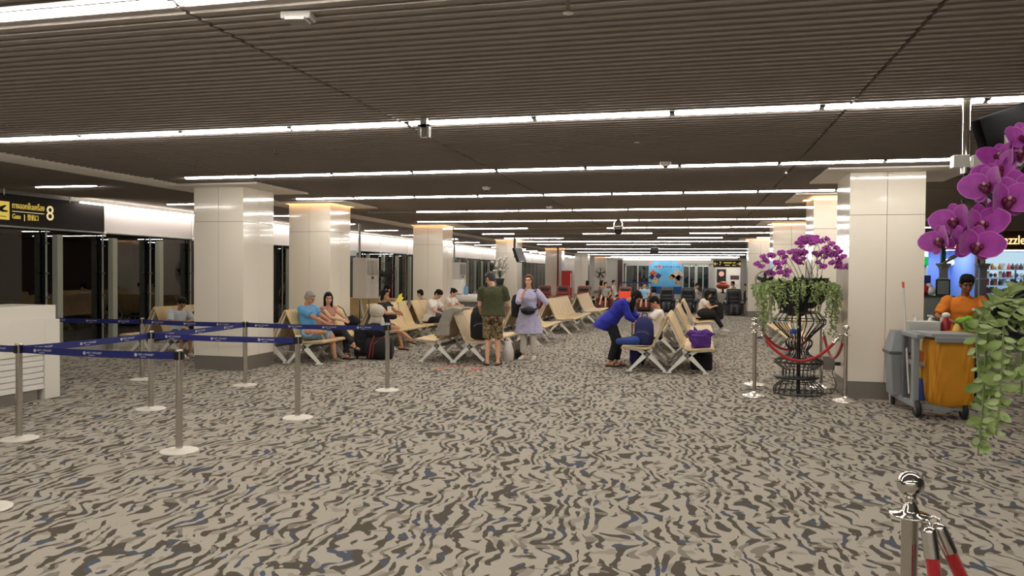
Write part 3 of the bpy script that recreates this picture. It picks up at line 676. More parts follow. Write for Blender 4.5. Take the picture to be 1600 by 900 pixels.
# ------------------------------------------------------------------ air conditioners, white counter, cabinets
ACW=mat('ac_white',(206,200,190),0.4)
for x,y,h,lab in ((-9.75,20.6,2.1,'tall pale floor standing air conditioner behind the second column'),(-9.7,29.5,2.1,'tall pale floor standing air conditioner behind the white counter'),(-10.0,38.5,2.1,'pale floor standing air conditioner beside the fifth column')):
    t=thing('air_conditioner',lab,'air conditioner',(x,y,0))
    obj('cabinet',MB().box((0,0,0),(0.42,0.95,h)),ACW,t,bevel=0.012)
    for i in range(7): obj('louver',MB().box((0.42,0.10+0.11*i,h-0.5),(0.436,0.15+0.11*i,h-0.06)),mat('ac_louver',(170,164,156),0.4),t)
    obj('control_panel',MB().box((0.42,0.4,h-0.62),(0.428,0.55,h-0.55)),BLACKP,t)
    obj('intake_grille',MB().box((0.42,0.08,0.15),(0.428,0.87,h-0.75)),mat('ac_front',(216,212,206),0.35),t,bevel=0.004)
    obj('supply_pipe',MB().cyl((0.15,0.15,h),(0.15,0.15,3.1),0.035),MULL,t)
cp=aty(736,470,23.7)
t=thing('service_counter','round white service counter with dark plinth behind the standing man','counter',(cp.x,23.7,0))
obj('plinth',MB().lathe([(0.58,0.0),(0.62,0.74),(0.62,0.76)],seg=36),mat('plinth_grey',(104,98,92),0.6),t)
obj('top_band',MB().lathe([(0.66,0.76),(0.76,0.80),(0.78,0.96),(0.77,0.98),(0.001,0.985)],seg=36),WHITE,t)
wd=thing('water_dispenser','white tabletop drink dispenser on the round counter','dispenser',(cp.x-0.35,23.4,0.985))
obj('body',MB().box((-0.2,-0.16,0),(0.18,0.16,0.48)),WHITE,wd,bevel=0.02); obj('tank',MB().lathe([(0.065,0.0),(0.07,0.05),(0.07,0.22),(0.03,0.28),(0.025,0.31)],(0.27,0,0)),mat('tank_blue',(110,150,190),0.15),wd); obj('drip_tray',MB().box((-0.2,-0.24,0),(0.18,-0.16,0.04)),mat('grey_plastic',(150,148,142),0.5),wd)
tr=thing('drink_tray','white tray with cups at the right on the round counter','tray',(cp.x+0.32,23.4,0.985)); obj('tray',MB().box((-0.22,-0.15,0),(0.22,0.15,0.03)),WHITE,tr); 
for i in range(3): obj('cup',MB().lathe([(0.03,0.03),(0.04,0.12),(0.034,0.12)],(-0.12+0.12*i,0,0),12),mat('cup_steel',(130,134,140),0.3),tr)
bt=thing('glass_bottles','small bottles standing left on the round counter','bottle',(cp.x-0.62,23.4,0.985)); 
for i in range(3): obj('bottle',MB().lathe([(0.03,0),(0.032,0.12),(0.012,0.17),(0.012,0.22)],(0.0+0.04*i,0.08*i-0.08,0),10),mat('bottle_grey',(90,96,92),0.2),bt)
# white orchid vase near the counter
ov=thing('white_orchid','white orchid spray in a dark pot behind the standing man','potted plant',(aty(781,440,28).x,28,0.28))
obj('plinth_block',MB().box((-0.25,-0.25,-0.28),(0.25,0.25,0.0)),mat('plinth_grey',(104,98,92),0.6),ov)
obj('pedestal',MB().lathe([(0.2,0),(0.18,0.9),(0.2,0.95)]),mat('plinth_grey',(104,98,92),0.6),ov); obj('pot',MB().lathe([(0.13,0.95),(0.18,1.2),(0.17,1.2)]),BLACKP,ov)
lf=MB(); fl=MB(); rnd=random.Random(3)
for i in range(26):
    a=rnd.uniform(0,2*PI); r=rnd.uniform(0.05,0.35); z=1.55+rnd.uniform(-0.1,0.45); lf.tube([(0,0,1.2),(r*0.5*math.cos(a),r*0.5*math.sin(a),1.2+0.6*(z-1.2)),(r*math.cos(a),r*math.sin(a),z)],0.006,4)
    fl.ell((r*math.cos(a),r*math.sin(a),z),(0.06,0.06,0.045),seg=7,rng=4)
o=obj('flowers',fl,mat('orchid_white',(228,222,216),0.6),ov); o['kind']='stuff'; obj('stems',lf,mat('stem_green',(60,80,40),0.6),ov)
hc=thing('fire_cabinet','red fire hose cabinet standing by the fifth glass side column','fire cabinet',(-6.97,42.2,0)); obj('body',MB().box((-0.29,-0.12,0),(0.29,0.12,1.84)),mat('fire_red',(204,28,24),0.4),hc,bevel=0.015); obj('side_lettering',MB().box((0.22,-0.125,0.9),(0.27,-0.12,1.7)),PRINT,hc)
hp=thing('fire_pipe','thin dark red fire pipe running up the fifth column','pipe',(-7.44,41.9,0)); obj('pipe',MB().cyl((0,0,0),(0,0,3.12),0.055),mat('pipe_red',(110,16,18),0.4),hp); obj('flange',MB().cyl((0,0,0),(0,0,0.03),0.11),mat('pipe_red',(110,16,18)),hp)
nt=thing('wall_notice','red fire notice board on the third shop side column','notice',(2.45,21.87,0)); 
obj('panel',MB().box((-0.22,0.0,1.0),(0.22,0.022,1.5)),mat('notice_red',(176,40,40),0.5),nt)
nn=MB()
for i in range(2):
    for j in range(3): nn.box((-0.18+0.13*j,-0.006,1.08+0.2*i),(-0.09+0.13*j,0.0,1.2+0.2*i))
obj('white_fields',nn,mat('notice_white',(206,190,184),0.6),nt)
def frame_door(px0,px1,Y,lab):
    x0=aty(px0,430,Y).x
# grey framed airlock doors by the glass wall
for y0,k in ((22.4,1),(33.5,2),(45.0,3)):
    t=thing('airlock_door',('grey framed boarding door between the second and third columns','grey framed boarding door beyond the fourth column','grey framed boarding door far along the glass wall')[k-1],'door',(-11.75,y0,0))
    m=MB()
    for a,b in ((0,0.12),(1.25,1.4),(2.5,2.62)): m.box((0,a,0),(0.1,b,2.35))
    m.box((0,0,2.25),(0.1,2.62,2.45)); m.box((0,0,0),(0.1,2.62,0.08))
    obj('frame',m,DFR,t); obj('pane',MB().box((0.04,0.12,0.08),(0.055,1.25,2.25)),GLASS,t); obj('pane',MB().box((0.04,1.4,0.08),(0.055,2.5,2.25)),GLASS,t)
    obj('handle',MB().cyl((0.14,1.12,0.8),(0.14,1.12,1.5),0.018).cyl((0.14,1.52,0.8),(0.14,1.52,1.5),0.018),STEEL,t)
    if k==1: obj('red_reflection',MB().box((-0.02,1.5,0.1),(0.0,2.4,1.75)),mat('door_red',(150,24,20),0.5),t)  # red reflection in the door glass, put in as a coloured sheet
# ------------------------------------------------------------------ shops on the right
shop=struct('wall_shop_back',MB().box((7.1,29.6,0),(8.9,29.7,2.6)),mat('shop_sky',(120,150,226),0.6))
obj('green_hill',MB().prism([(-0.75,0),(0.85,0),(0.85,1.1),(0.4,1.22),(-0.2,1.15),(-0.75,1.3)],-0.02,0.0,lambda a,b,d:(8.05+a,29.6+d,b)),mat('shop_green',(96,170,108),0.6),shop)
obj('cloud_lamp',MB().ell((8.55,29.3,2.18),(0.22,0.15,0.12)),emat('cloud_lamp',(235,245,255),1.6),shop)
struct('wall_shop_left',MB().box((7.05,27.1,0),(7.1,29.7,2.6)).box((7.1,28.2,0),(7.62,28.3,2.6)),mat('shop_mint',(206,220,214),0.6))
struct('wall_shop_side',MB().box((8.72,27.2,0),(8.95,29.7,2.6)),mat('shop_sky',(120,150,226),0.6))
struct('floor_shop',MB().box((7.05,27.0,-0.1),(14.9,30.4,0.004)),mat('shop_floor',(120,110,100),0.5))
cs_=struct('ceiling_shop',MB().box((7.05,27.2,2.6),(14.9,30.4,2.7)),mat('shop_ceiling',(210,210,210),0.7))
obj('shop_fill_panel',MB().box((7.5,27.6,2.57),(8.4,29.0,2.6)),emat('shop_fill_panel',(245,248,255),9.0),cs_); obj('shop_fill_panel',MB().box((9.4,27.4,2.57),(13.5,28.0,2.6)),emat('shop_fill_panel',(245,248,255),9.0),cs_); obj('shop_fill_panel',MB().box((9.4,28.8,2.57),(13.5,29.4,2.6)),emat('shop_fill_panel',(245,248,255),9.0),cs_)  # unseen glowing panels added to light the shop interiors
obj('teal_jamb',MB().box((7.68,26.96,0),(7.80,27.1,2.6)),mat('teal_frame',(20,74,78),0.5),bpy.data.objects['wall_shops'])
t=thing('green_lit_sign','small lit green sign box above the grey shop counter','sign',(7.40,28.1,2.2)); obj('body',MB().box((-0.24,0,-0.14),(0.2,0.08,0.14)),BLACKP,t); obj('face',MB().box((-0.12,-0.006,-0.13),(0.19,0,0.13)),emat('green_face',(20,196,90),1.0),t); obj('edge_face',MB().box((-0.24,-0.006,-0.13),(-0.12,0,0.13)),emat('lime_face',(200,236,60),1.1),t)
GST=mat('stone_grey',(126,126,128),0.5)
for x,lab in ((7.62,'grey column pedestal with flared top, left of the cleaner'),(8.72,'grey column pedestal with flared top, behind the cleaner')):
    t=thing('shop_pedestal',lab,'pedestal',(x,26.55,0),0,'grey pedestals before the shop')
    obj('shaft',MB().box((-0.10,-0.10,0),(0.10,0.10,1.9)),GST,t,bevel=0.01); obj('capital',MB().rings([[(-a,-a,z),(a,-a,z),(a,a,z),(-a,a,z)] for a,z in ((0.10,1.88),(0.11,1.95),(0.17,2.05),(0.18,2.10))],True,False),GST,t); obj('collar',MB().box((-0.125,-0.125,1.6),(0.125,0.125,1.65)),mat('collar_grey',(160,160,162),0.5),t)
t=thing('shop_counter','grey panelled shop counter right of the cream column','counter',(7.3,26.0,0)); obj('body',MB().box((-0.5,-0.3,0.08),(0.38,0.3,1.06)),mat('counter_stone',(128,132,130),0.5),t,bevel=0.01); obj('top',MB().box((-0.53,-0.33,1.06),(0.40,0.33,1.1)),mat('counter_dark',(60,62,62),0.4),t); obj('foot',MB().box((-0.48,-0.28,0),(0.36,0.28,0.08)),BLACKP,t)
t=thing('price_board','small framed notice standing on the grey shop counter','notice',(7.42,25.85,1.1)); obj('frame',MB().box((-0.2,0,0.0),(0.2,0.04,0.5)),BLACKP,t); obj('sheet',MB().box((-0.16,-0.006,0.04),(0.16,0,0.46)),mat('notice_grey',(120,124,122),0.6),t)
t=thing('toy_pile','red and white toys heaped left on the grey shop counter','toy',(7.02,26.0,1.1)); obj('red_toy',MB().ell((-0.1,0,0.18),(0.16,0.12,0.18)),mat('toy_red',(190,40,50),0.5),t); obj('white_toy',MB().ell((0.1,-0.02,0.14),(0.14,0.1,0.14)).ell((0.04,0,0.3),(0.1,0.08,0.08)),WHITE,t); obj('blue_box',MB().box((-0.12,0.1,0.0),(0.12,0.2,0.62)),mat('toy_blue',(30,40,120),0.5),t)
# jewellery shop window
jw=struct('wall_jewellery_back',MB().box((8.95,29.9,0),(14.9,30.0,2.6)),mat('jewel_wall',(196,204,236),0.6))
obj('light_panel',MB().box((9.6,29.86,1.65),(12.5,29.9,2.55)),emat('jewel_panel',(225,232,255),1.5),jw)
t=thing('shop_name_sign','warm lit shop name letters on the dark fascia at the right','sign',(9.58,26.97,2.84)); DZ=text_mesh('letters','Dazzle',0.40,emat('sign_warm',(255,206,140),2.2),0.012)
for v in DZ.vertices: v.co.x*=0.78; 
put('letters',DZ,t,(0.05,0,0),rot=(PI/2,0,0)); 
for s_,nm in ((-1,'end_scroll'),(1,'end_scroll')): obj(nm,MB().tube([(s_*0.54+0.05,0,-0.18),(s_*0.60+0.05,0,0.0),(s_*0.54+0.05,0,0.2)],0.03),emat('sign_warm',(255,206,140),2.2),t)
obj('backing',MB().box((-0.75,0.012,-0.26),(0.95,0.03,0.26)),mat('sign_back',(60,40,26),0.4),t)
t=thing('pink_neon_sign','pink neon letters on the dark fascia behind the orchids','sign',(8.0,26.96,2.74)); obj('neon_tube',MB().tube([(-0.2,0,-0.14),(-0.1,0,0.16),(-0.02,0,-0.12)],0.022).tube([(0.06,0,-0.14),(0.12,0,0.17),(0.2,0,-0.13)],0.022).tube([(-0.26,0,-0.02),(0.0,0,0.0)],0.018),emat('neon_pink',(255,150,160),1.8),t)
# goods on glass shelves: each item a thing
shm=[(196,60,60),(60,70,120),(210,190,160),(90,60,50),(226,226,230),(40,40,46),(190,120,60),(130,60,90)]
gk=[]
for i,c in enumerate(shm): gk.append([MB().box((-0.05,-0.05,0),(0.05,0.05,0.2)).mesh('carton',mat('goods%d'%i,c,0.4)),MB().lathe([(0.05,0),(0.06,0.06),(0.05,0.13),(0.02,0.17),(0.025,0.2)],seg=8).mesh('jar',mat('goods%d'%i,c,0.4)),MB().ell((0,0,0.07),(0.07,0.06,0.07),seg=8,rng=5).mesh('bauble',mat('goods%d'%i,c,0.4))])
rk=thing('display_shelves','glass shelf rack crowded with trinkets in the lit shop window','shelf',(0,0,0))
for i in range(6): obj('shelf',MB().box((9.25,28.2,0.62+0.26*i),(12.3,28.5,0.635+0.26*i)),mat('shelf_pale',(150,150,170),0.2),rk)
for x in (9.25,10.3,11.3,12.3): obj('upright',MB().box((x-0.02,28.36,0),(x+0.02,28.42,2.1)),STEEL,rk)
rnd=random.Random(5); GCN=['red','dark blue','cream','brown','white','black','orange','plum']
for i in range(6):
    for j in range(24):
        x=9.33+0.125*j+rnd.uniform(-0.02,0.02); ci=rnd.randrange(8); ki=rnd.randrange(3); me=gk[ci][ki]
        o=put('trinket',me,None,(x,28.33,0.635+0.26*i),rnd.uniform(0,3)); tag(o,'%s %s, %s from the left on the %s lit shop shelf up'%(GCN[ci],('carton','jar','round bauble')[ki],ORD[j+1],ORD[i+1]),'trinket','trinkets on the shop shelves')
obj('glazing',MB().box((8.98,27.08,0.0),(14.8,27.095,2.55)),GLASS,bpy.data.objects['wall_shops'])
obj('window_plinth',MB().box((8.95,27.0,0),(14.9,27.2,0.55)),mat('plinth_dark',(40,36,40),0.4),bpy.data.objects['wall_shops'])
# far corridor posters
t=thing('poster_board','black poster with a pale pink face in the far corridor','poster',(2.55,75.9,0)); obj('panel',MB().box((-0.5,0,0.9),(0.35,0.05,2.2)),BLACKP,t); obj('face_print',MB().cyl((-0.08,-0.01,1.75),(-0.08,0,1.75),0.25,seg=16),mat('poster_face',(226,176,170),0.6),t)
t=thing('poster_board','pale poster with dark print in the far corridor','poster',(3.7,75.9,0)); obj('panel',MB().box((-0.5,0,0.7),(0.5,0.05,1.7)),mat('poster_pale',(210,196,196),0.5),t); obj('dark_print',MB().box((-0.4,-0.01,1.2),(0.4,0,1.6)),mat('poster_dark',(60,40,46),0.5),t)
t=thing('orange_car_display','orange red display object on the far corridor floor','display',(2.5,72.5,0)); obj('body',MB().ell((0,0,0.62),(0.62,0.4,0.3)).ell((0.02,0,0.86),(0.38,0.3,0.2)),mat('disp_red',(178,72,52),0.35),t); obj('stand',MB().lathe([(0.3,0),(0.1,0.1),(0.1,0.4)]),BLACKP,t)
# ------------------------------------------------------------------ velvet rope posts
def vpost(loc,lab,hooks=(0,PI)):
    t=thing('rope_post',lab,'barrier post',loc,0,'polished rope posts')
    obj('base',MB().lathe([(0.165,0.0),(0.165,0.018),(0.163,0.021),(0.15,0.028),(0.148,0.0285),(0.06,0.05),(0.03,0.075),(0.027,0.08)],seg=36),mat('base_polished',(228,224,214),0.25,0.9),t)
    obj('post',MB().cyl((0,0,0.05),(0,0,0.89),0.026,seg=20),STEEL,t)
    obj('collar',MB().lathe([(0.03,0.885),(0.062,0.892),(0.065,0.896),(0.062,0.900),(0.032,0.904),(0.028,0.912),(0.022,0.928),(0.016,0.94),(0.014,0.95),(0.022,0.956),(0.014,0.963)],seg=28),CHROME,t)
    obj('ball',MB().lathe([(0.043*math.sin(PI*k/14),1.0-0.043*math.cos(PI*k/14)) for k in range(1,14)],seg=28),CHROME,t)
    for i,a in enumerate(hooks):
        R=Matrix.Rotation(a,3,'Z'); obj('hook',MB().tube([R@Vector(q) for q in ((0.05,0,0.896),(0.072,0,0.904),(0.09,0,0.897),(0.092,0,0.88),(0.086,0,0.868))],0.005,8),CHROME,t)
    return t
def rope(a,b,sag,lab,r=0.021,n=20):
    a=Vector(a); b=Vector(b); t=thing('velvet_rope',lab,'rope',(a.x,a.y,0),0,'red velvet ropes')
    d=b-a; h=d.normalized()
    P=[]
    for i in range(n+1):
        u=i/n; x=0.088+(d.length-0.176)*u; P.append(Vector((h.x*x,h.y*x,0.866-sag*4*u*(1-u))))
    m=MB(); m.tube(P[1:-1],r,12); rp_=obj('rope',m,RED,t)
    for p,q in ((P[0],P[2]),(P[-1],P[-3])):
        dd=(q-p).normalized(); obj('ferrule',MB().cyl(p+dd*0.015,p+dd*0.10,0.0235,seg=16).ell(p+dd*0.015,(0.0235,0.0235,0.02)),CHROME,rp_)
VP=[Vector((0.82,11.06,0)),Vector((0.90,12.2,0)),Vector((1.98,10.96,0)),Vector((1.86,12.2,0))]
vl=['polished rope post at the front left of the wire plant stand','polished rope post behind the front left one at the plant stand','polished rope post at the front right, beside the cream column','polished rope post at the back right behind the plant stand']
hk=[(0,PI/2),(0,-PI/2),(PI,PI/2),(PI,-PI/2)]
for v,l,h in zip(VP,vl,hk): vpost(v,l,h)
rope(VP[0],VP[2],0.34,'red velvet rope across the front of the plant stand'); rope(VP[0],VP[1],0.34,'red velvet rope on the left side of the plant stand')
rope(VP[1],VP[3],0.30,'red velvet rope behind the wire plant stand'); rope(VP[2],VP[3],0.34,'red velvet rope on the column side of the plant stand')
fp=atd(1423,738,2.56); fp=Vector((fp.x,fp.y,0))
def _az(v): return math.atan2(v.y,v.x)
ROPA=_az(RT*0.2-FW); ROPB=_az(RT*0.8-FW*0.6)
vpost(fp,'large polished rope post at the lower right with ball finial',(ROPA,ROPB))
def hangrope(a,ang,dz,ln,lab):
    R=Matrix.Rotation(ang,3,'Z'); t=thing('velvet_rope',lab,'rope',(a.x,a.y,0),0,'red velvet ropes near the camera')
    F=Matrix.Rotation(dz,3,'Z'); P=[R@Vector((0.088,0,0.866))+F@Vector((ln*i,0,-0.06*i+0.0008*i*i)) for i in range(0,16)]
    # droops then runs off out of the picture
    rp_=obj('rope',MB().tube(P[1:],0.021,14),RED,t); d=(P[2]-P[0]).normalized(); obj('ferrule',MB().cyl(P[0]+d*0.0,P[0]+d*0.08,0.0235,seg=20).ell(P[0],(0.0235,0.0235,0.022)),CHROME,rp_)
hangrope(fp,ROPA,_az(RT*0.25-FW),0.012,'red velvet rope dropping beside the large rope post')
hangrope(fp,ROPB,_az(RT-FW*0.2),0.026,'red velvet rope slanting right from the large rope post')
# ------------------------------------------------------------------ wire plant stand
WIREP=[(0.335,0.0),(0.335,0.09),(0.22,0.19),(0.22,0.36),(0.335,0.45),(0.335,0.47),(0.15,0.56),(0.12,0.62),(0.18,0.70),(0.185,0.75),(0.14,0.80),(0.24,0.90),(0.355,1.01),(0.36,1.06),(0.27,1.16),(0.29,1.28),(0.35,1.42),(0.375,1.55)]
def wirestand(loc,lab):
    t=thing('wire_plant_stand',lab,'plant stand',loc)
    def R(z):
        for (r0,z0),(r1,z1) in zip(WIREP,WIREP[1:]):
            if z0<=z<=z1: return r0+(r1-r0)*(z-z0)/(z1-z0)
        return WIREP[-1][0]
    m=MB()
    for i in range(22):
        a=2*PI*i/22; m.tube([(r*math.cos(a),r*math.sin(a),z) for r,z in WIREP],0.0065,5)
    obj('wire_ribs',m,BLACKM,t)
    for z,r in ((0.008,0.335),(0.09,0.335),(0.19,0.22),(0.36,0.22),(0.455,0.335),(0.47,0.335),(0.80,0.14),(1.06,0.36),(1.16,0.27),(1.175,0.27),(1.55,0.375)):
        obj('wire_ring',MB().tube([(r*math.cos(2*PI*i/36),r*math.sin(2*PI*i/36),z) for i in range(36)],0.007,5,True),BLACKM,t)
    obj('centre_pole',MB().cyl((0,0,0),(0,0,1.25),0.028,seg=12),BLACKM,t)
    obj('plate',MB().lathe([(0.3,0.225),(0.31,0.235),(0.31,0.25),(0.001,0.255)],(-0.03,0,0),28),BLACKP,t)
    return t
PL=Vector((1.46,11.56,0))
wirestand(PL,'black wire urn plant stand inside the red rope square')
for i,(dx,dy,z,r) in enumerate(((-0.06,-0.10,1.12,0.19),(0.17,-0.02,1.28,0.2),(-0.12,0.12,1.22,0.2),(0.1,0.14,1.22,0.2))):
    t=thing('black_flowerpot',('black flowerpot hanging lowest in the wire stand','black flowerpot on the column side of the wire stand','black flowerpot at the back left of the wire stand','black flowerpot at the back right of the wire stand')[i],'flowerpot',(PL.x+dx,PL.y+dy,z))
    obj('pot',MB().lathe([(r*0.55,0.0),(r*0.85,0.06),(r,0.2),(r*1.02,0.36),(r*0.95,0.36)],seg=24),BLACKP,t); obj('rim',MB().lathe([(r*1.02,0.34),(r*1.07,0.35),(r*1.07,0.38),(r*0.98,0.38)],seg=24),BLACKM,t)
# leaves and flowers
LEAF1=mat('vine_leaf',(118,140,74),0.5,rgb2=(160,178,110),vscale=9); LEAF2=mat('vine_leaf_pale',(168,184,128),0.5,rgb2=(140,160,100),vscale=12); LEAFD=mat('orchid_leaf',(34,58,26),0.4)
STEMG=mat('vine_stem',(110,124,80),0.6); SPIKE=mat('flower_spike',(66,78,44),0.5)
PET=mat('petal_purple',(148,38,146),0.55,rgb2=(172,62,168),vscale=30,sheen=0.3); PETE=mat('petal_rim',(196,110,192),0.6); LIP=mat('lip_dark',(92,8,52),0.5); LIPC=mat('lip_centre',(200,150,160),0.5)
def leaf_mesh(L,W,cup,m,name='leaf'):
    b=MB(); n=6; mid=[];lf=[];rt=[]
    for i in range(n+1):
        u=i/n; w_=W/2*math.sin(PI*min(1,max(0,u)))**0.7*(1.0-0.15*u); z=cup*L*(u-u*u)*-1+0.0
        mid.append((0,L*u,z-0.25*w_)); lf.append((-w_,L*u,z+0.12*w_)); rt.append((w_,L*u,z+0.12*w_))
    b.add(lf+mid+rt,[(i,i+1,n+2+i,n+1+i) for i in range(n)]+[(n+1+i,n+2+i,2*n+3+i,2*n+2+i) for i in range(n)],True)
    return b.mesh(name,m)
def petal_mb(mb,R,W,L,cx,cy,z0,ang,cup):
    """rounded petal as 3 concentric rings; outermost ring in rim colour"""
    seg=14; base=[]
    for k,s in enumerate((0.0,0.5,0.94,1.0)):
        ring=[]
        for i in range(seg):
            a=2*PI*i/seg; x=cx+W*s*math.cos(a)*(1+0.06*math.sin(3*a)); y=cy+L*s*math.sin(a); r2=(x*x+y*y)
            x2=x*math.cos(ang)-y*math.sin(ang); y2=x*math.sin(ang)+y*math.cos(ang)
            ring.append((x2,y2,z0+cup*(x*x*12-0.004)+0.0015*math.sin(4*a)*s))
        base.append(ring)
    m0=mb.m
    for k in range(3):
        mb.m=m0+1 if k==2 else m0
        mb.rings([base[k],base[k+1]],False,True)
    mb.m=m0
def flower_parts(s):
    """(name, mb, mats) list for one moth orchid of width ~0.095*s, facing +Z with +Y up"""
    out=[]
    for sg_ in (1,-1):
        b=MB(); petal_mb(b,0,0.030*s,0.033*s,sg_*0.025*s,0.006*s,0.004*s,0,0.9*s); out.append(('petal',b,[PET,PETE]))
    for a in (0,2.2,-2.2):
        b=MB(); petal_mb(b,0,0.0165*s,0.022*s,0,0.027*s,-0.003*s,a,0.2*s); out.append(('sepal',b,[PET,PETE]))
    b=MB(); b.ell((0,-0.010*s,0.008*s),(0.010*s,0.014*s,0.009*s),seg=8,rng=5); b.ell((0.010*s,-0.002*s,0.010*s),(0.006*s,0.009*s,0.006*s),seg=7,rng=4); b.ell((-0.010*s,-0.002*s,0.010*s),(0.006*s,0.009*s,0.006*s),seg=7,rng=4); out.append(('lip',b,LIP))
    b=MB(); b.ell((0,0.004*s,0.010*s),(0.0045*s,0.006*s,0.006*s),seg=7,rng=4); out.append(('column_tip',b,LIPC))
    return out
FP=[(n,b.mesh(n,m)) for n,b,m in flower_parts(1.0)]
allf=MB()
for k,(n,b,m) in enumerate(flower_parts(1.12)):
    o0=len(allf.v); allf.v+=b.v
    for f,sm_,mi in zip(b.f,b.sm,b.mi): allf.f.append([i+o0 for i in f]); allf.sm.append(sm_); allf.mi.append(mi if n in('petal','sepal') else (2 if n=='lip' else 3))
FLM=allf.mesh('flower',[PET,PETE,LIP,LIPC])
def aim(d,roll=0.0):
    d=Vector(d).normalized(); up=Vector((0,0,1)); x=up.cross(d)
    if x.length<1e-3: x=Vector((1,0,0))
    x.normalize(); y=d.cross(x); M=Matrix((x,y,d)).transposed(); return (M@Matrix.Rotation(roll,3,'Z')).to_euler()
def spray(root,P,nfl,rnd,size=1.0,full=False,face=(-0.1,-1,-0.1),start=0.45):
    obj('flower_spike',MB().tube(P,0.0045,6),SPIKE,root)
    for i in range(nfl):
        u=start+(1-start)*(i/(max(1,nfl-1))); f=u*(len(P)-1); k=min(int(f),len(P)-2); p=Vector(P[k]).lerp(Vector(P[k+1]),f-k)
        s_=1 if i%2 else -1
        d=Vector(face)+Vector((0.75*s_*rnd.uniform(0.2,1.0),rnd.uniform(-0.2,0.3),rnd.uniform(-0.35,0.25)))
        p=p+Vector((0.035*s_*rnd.uniform(.5,1.2),-0.02,-0.03+rnd.uniform(-0.02,0.02)))
        o=put('flower',FLM,root,p,rot=aim(d,rnd.uniform(-0.4,0.4)),scale=size*(0.8+0.25*rnd.random()))
rnd=random.Random(11)
op=thing('orchid_plant','large purple moth orchid group arching over the wire plant stand','orchid',(PL.x,PL.y,1.5))
def W1(px,py,dd=0.0): 
    p=atd(px,py,11.05+dd); return p-Vector((PL.x,PL.y,1.5))
SPR=[[(1245,436),(1225,405),(1205,395),(1195,402),(1184,414)],[(1255,436),(1238,395),(1222,396),(1215,412),(1200,425)],[(1250,436),(1232,402),(1226,420),(1222,428)],[(1258,436),(1262,395),(1265,375),(1258,372),(1246,382)],
    [(1262,436),(1280,395),(1272,372),(1262,368),(1255,375)],[(1268,436),(1270,396),(1284,372),(1292,376),(1297,392)],[(1275,436),(1283,405),(1300,385),(1310,398),(1318,415)],[(1282,436),(1290,402),(1303,392),(1306,400),(1304,412)],
    [(1272,436),(1265,412),(1255,392),(1243,390),(1236,396)],[(1266,436),(1258,410),(1250,402),(1243,404)],[(1278,436),(1276,405),(1278,392),(1284,398),(1280,412)]]
for i,s_ in enumerate(SPR):
    P=[W1(x,y,(0.22*math.sin(i*2.1) if max(q[0] for q in s_)<1285 else -0.45)) for x,y in s_]
    Q=[]
    for k in range(len(P)-1):
        for j in range(4): 
            u=j/4; p0=P[max(k-1,0)];p1=P[k];p2=P[k+1];p3=P[min(k+2,len(P)-1)]
            Q.append(0.5*((2*p1)+(p2-p0)*u+(2*p0-5*p1+4*p2-p3)*u*u+(3*p1-p0-3*p2+p3)*u**3))
    Q.append(P[-1])
    spray(op,Q,6 if len(s_)>4 else 4,rnd,1.0)
OL=leaf_mesh(0.34,0.10,0.9,LEAFD,'orchid_leaf')
for i in range(20):
    a=2*PI*i/20+rnd.uniform(-.15,.15); put('orchid_leaf',OL,op,(0.12*math.cos(a),0.12*math.sin(a),0.03+rnd.uniform(-0.02,0.05)),rot=(rnd.uniform(0.0,0.45),0,a-PI/2))
# trailing foliage of the stand: hundreds of little leaves
vt=thing('trailing_vine','pale green trailing vine spilling over the wire plant stand','vine',(PL.x,PL.y,1.5))
lv=MB(); st=MB(); rnd=random.Random(21)
def leaf_into(b,p,d,L,W):
    d=Vector(d).normalized(); u,_v=perp(d); u=(u*math.cos(rnd.random()*6)+_v*math.sin(rnd.random()*6)).normalized(); p=Vector(p); n=d.cross(u)
    b.add([p,p+d*L*0.5+u*W/2+n*W*.15,p+d*L,p+d*L*0.5-u*W/2+n*W*.15,p+d*L*.5-n*W*.1],[(0,1,4),(1,2,4),(2,3,4),(3,0,4)],True)
lv2=MB()
for i in range(74):
    a=2*PI*i/74+rnd.uniform(-.1,.1); r=rnd.uniform(0.42,0.60); front=math.sin(a)<-0.3
    ln=rnd.choice((0.12,0.25,0.4,0.55))*rnd.uniform(0.7,1.2)
    if abs(math.cos(a))>0.75: ln*=1.25; r=min(r*1.12,0.68)
    P=[Vector((0.15*math.cos(a),0.15*math.sin(a),0.0)),Vector((0.36*math.cos(a),0.36*math.sin(a),0.10+rnd.uniform(-.03,.04)))]
    n=max(3,int(ln/0.04)); 
    for k in range(n+1):
        z=0.06-ln*k/n; rr=r*(1-0.06*k/n)+0.015*math.sin(k); P.append(Vector((min(0.50,rr*math.cos(a))+rnd.uniform(-.012,.012),rr*math.sin(a)+rnd.uniform(-.012,.012),z)))
    st.tube(P,0.003,3)
    for k in range(len(P)-1):
        for q in range(5):
            p=P[k].lerp(P[k+1],rnd.random()); d=Vector((rnd.uniform(-1,1),rnd.uniform(-1,1),rnd.uniform(-1,0.5)))
            leaf_into(lv if rnd.random()<0.6 else lv2,p,d,rnd.uniform(0.032,0.052),rnd.uniform(0.018,0.030))
for i in range(900):
    a=rnd.uniform(0,2*PI); r=math.sqrt(rnd.random())*0.60; z=0.12-0.25*(r/0.6)**3+rnd.uniform(-0.06,0.05)
    leaf_into(lv if rnd.random()<0.6 else lv2,(min(0.5,r*math.cos(a)),r*math.sin(a),z),(math.cos(a)+rnd.uniform(-.8,.8),math.sin(a)+rnd.uniform(-.8,.8),rnd.uniform(-.6,.6)),rnd.uniform(0.03,0.05),rnd.uniform(0.016,0.026))
o=obj('small_leaves',lv,LEAF1,vt); o['kind']='stuff'; o=obj('pale_leaves',lv2,LEAF2,vt); o['kind']='stuff'; obj('vine_stems',st,STEMG,vt)
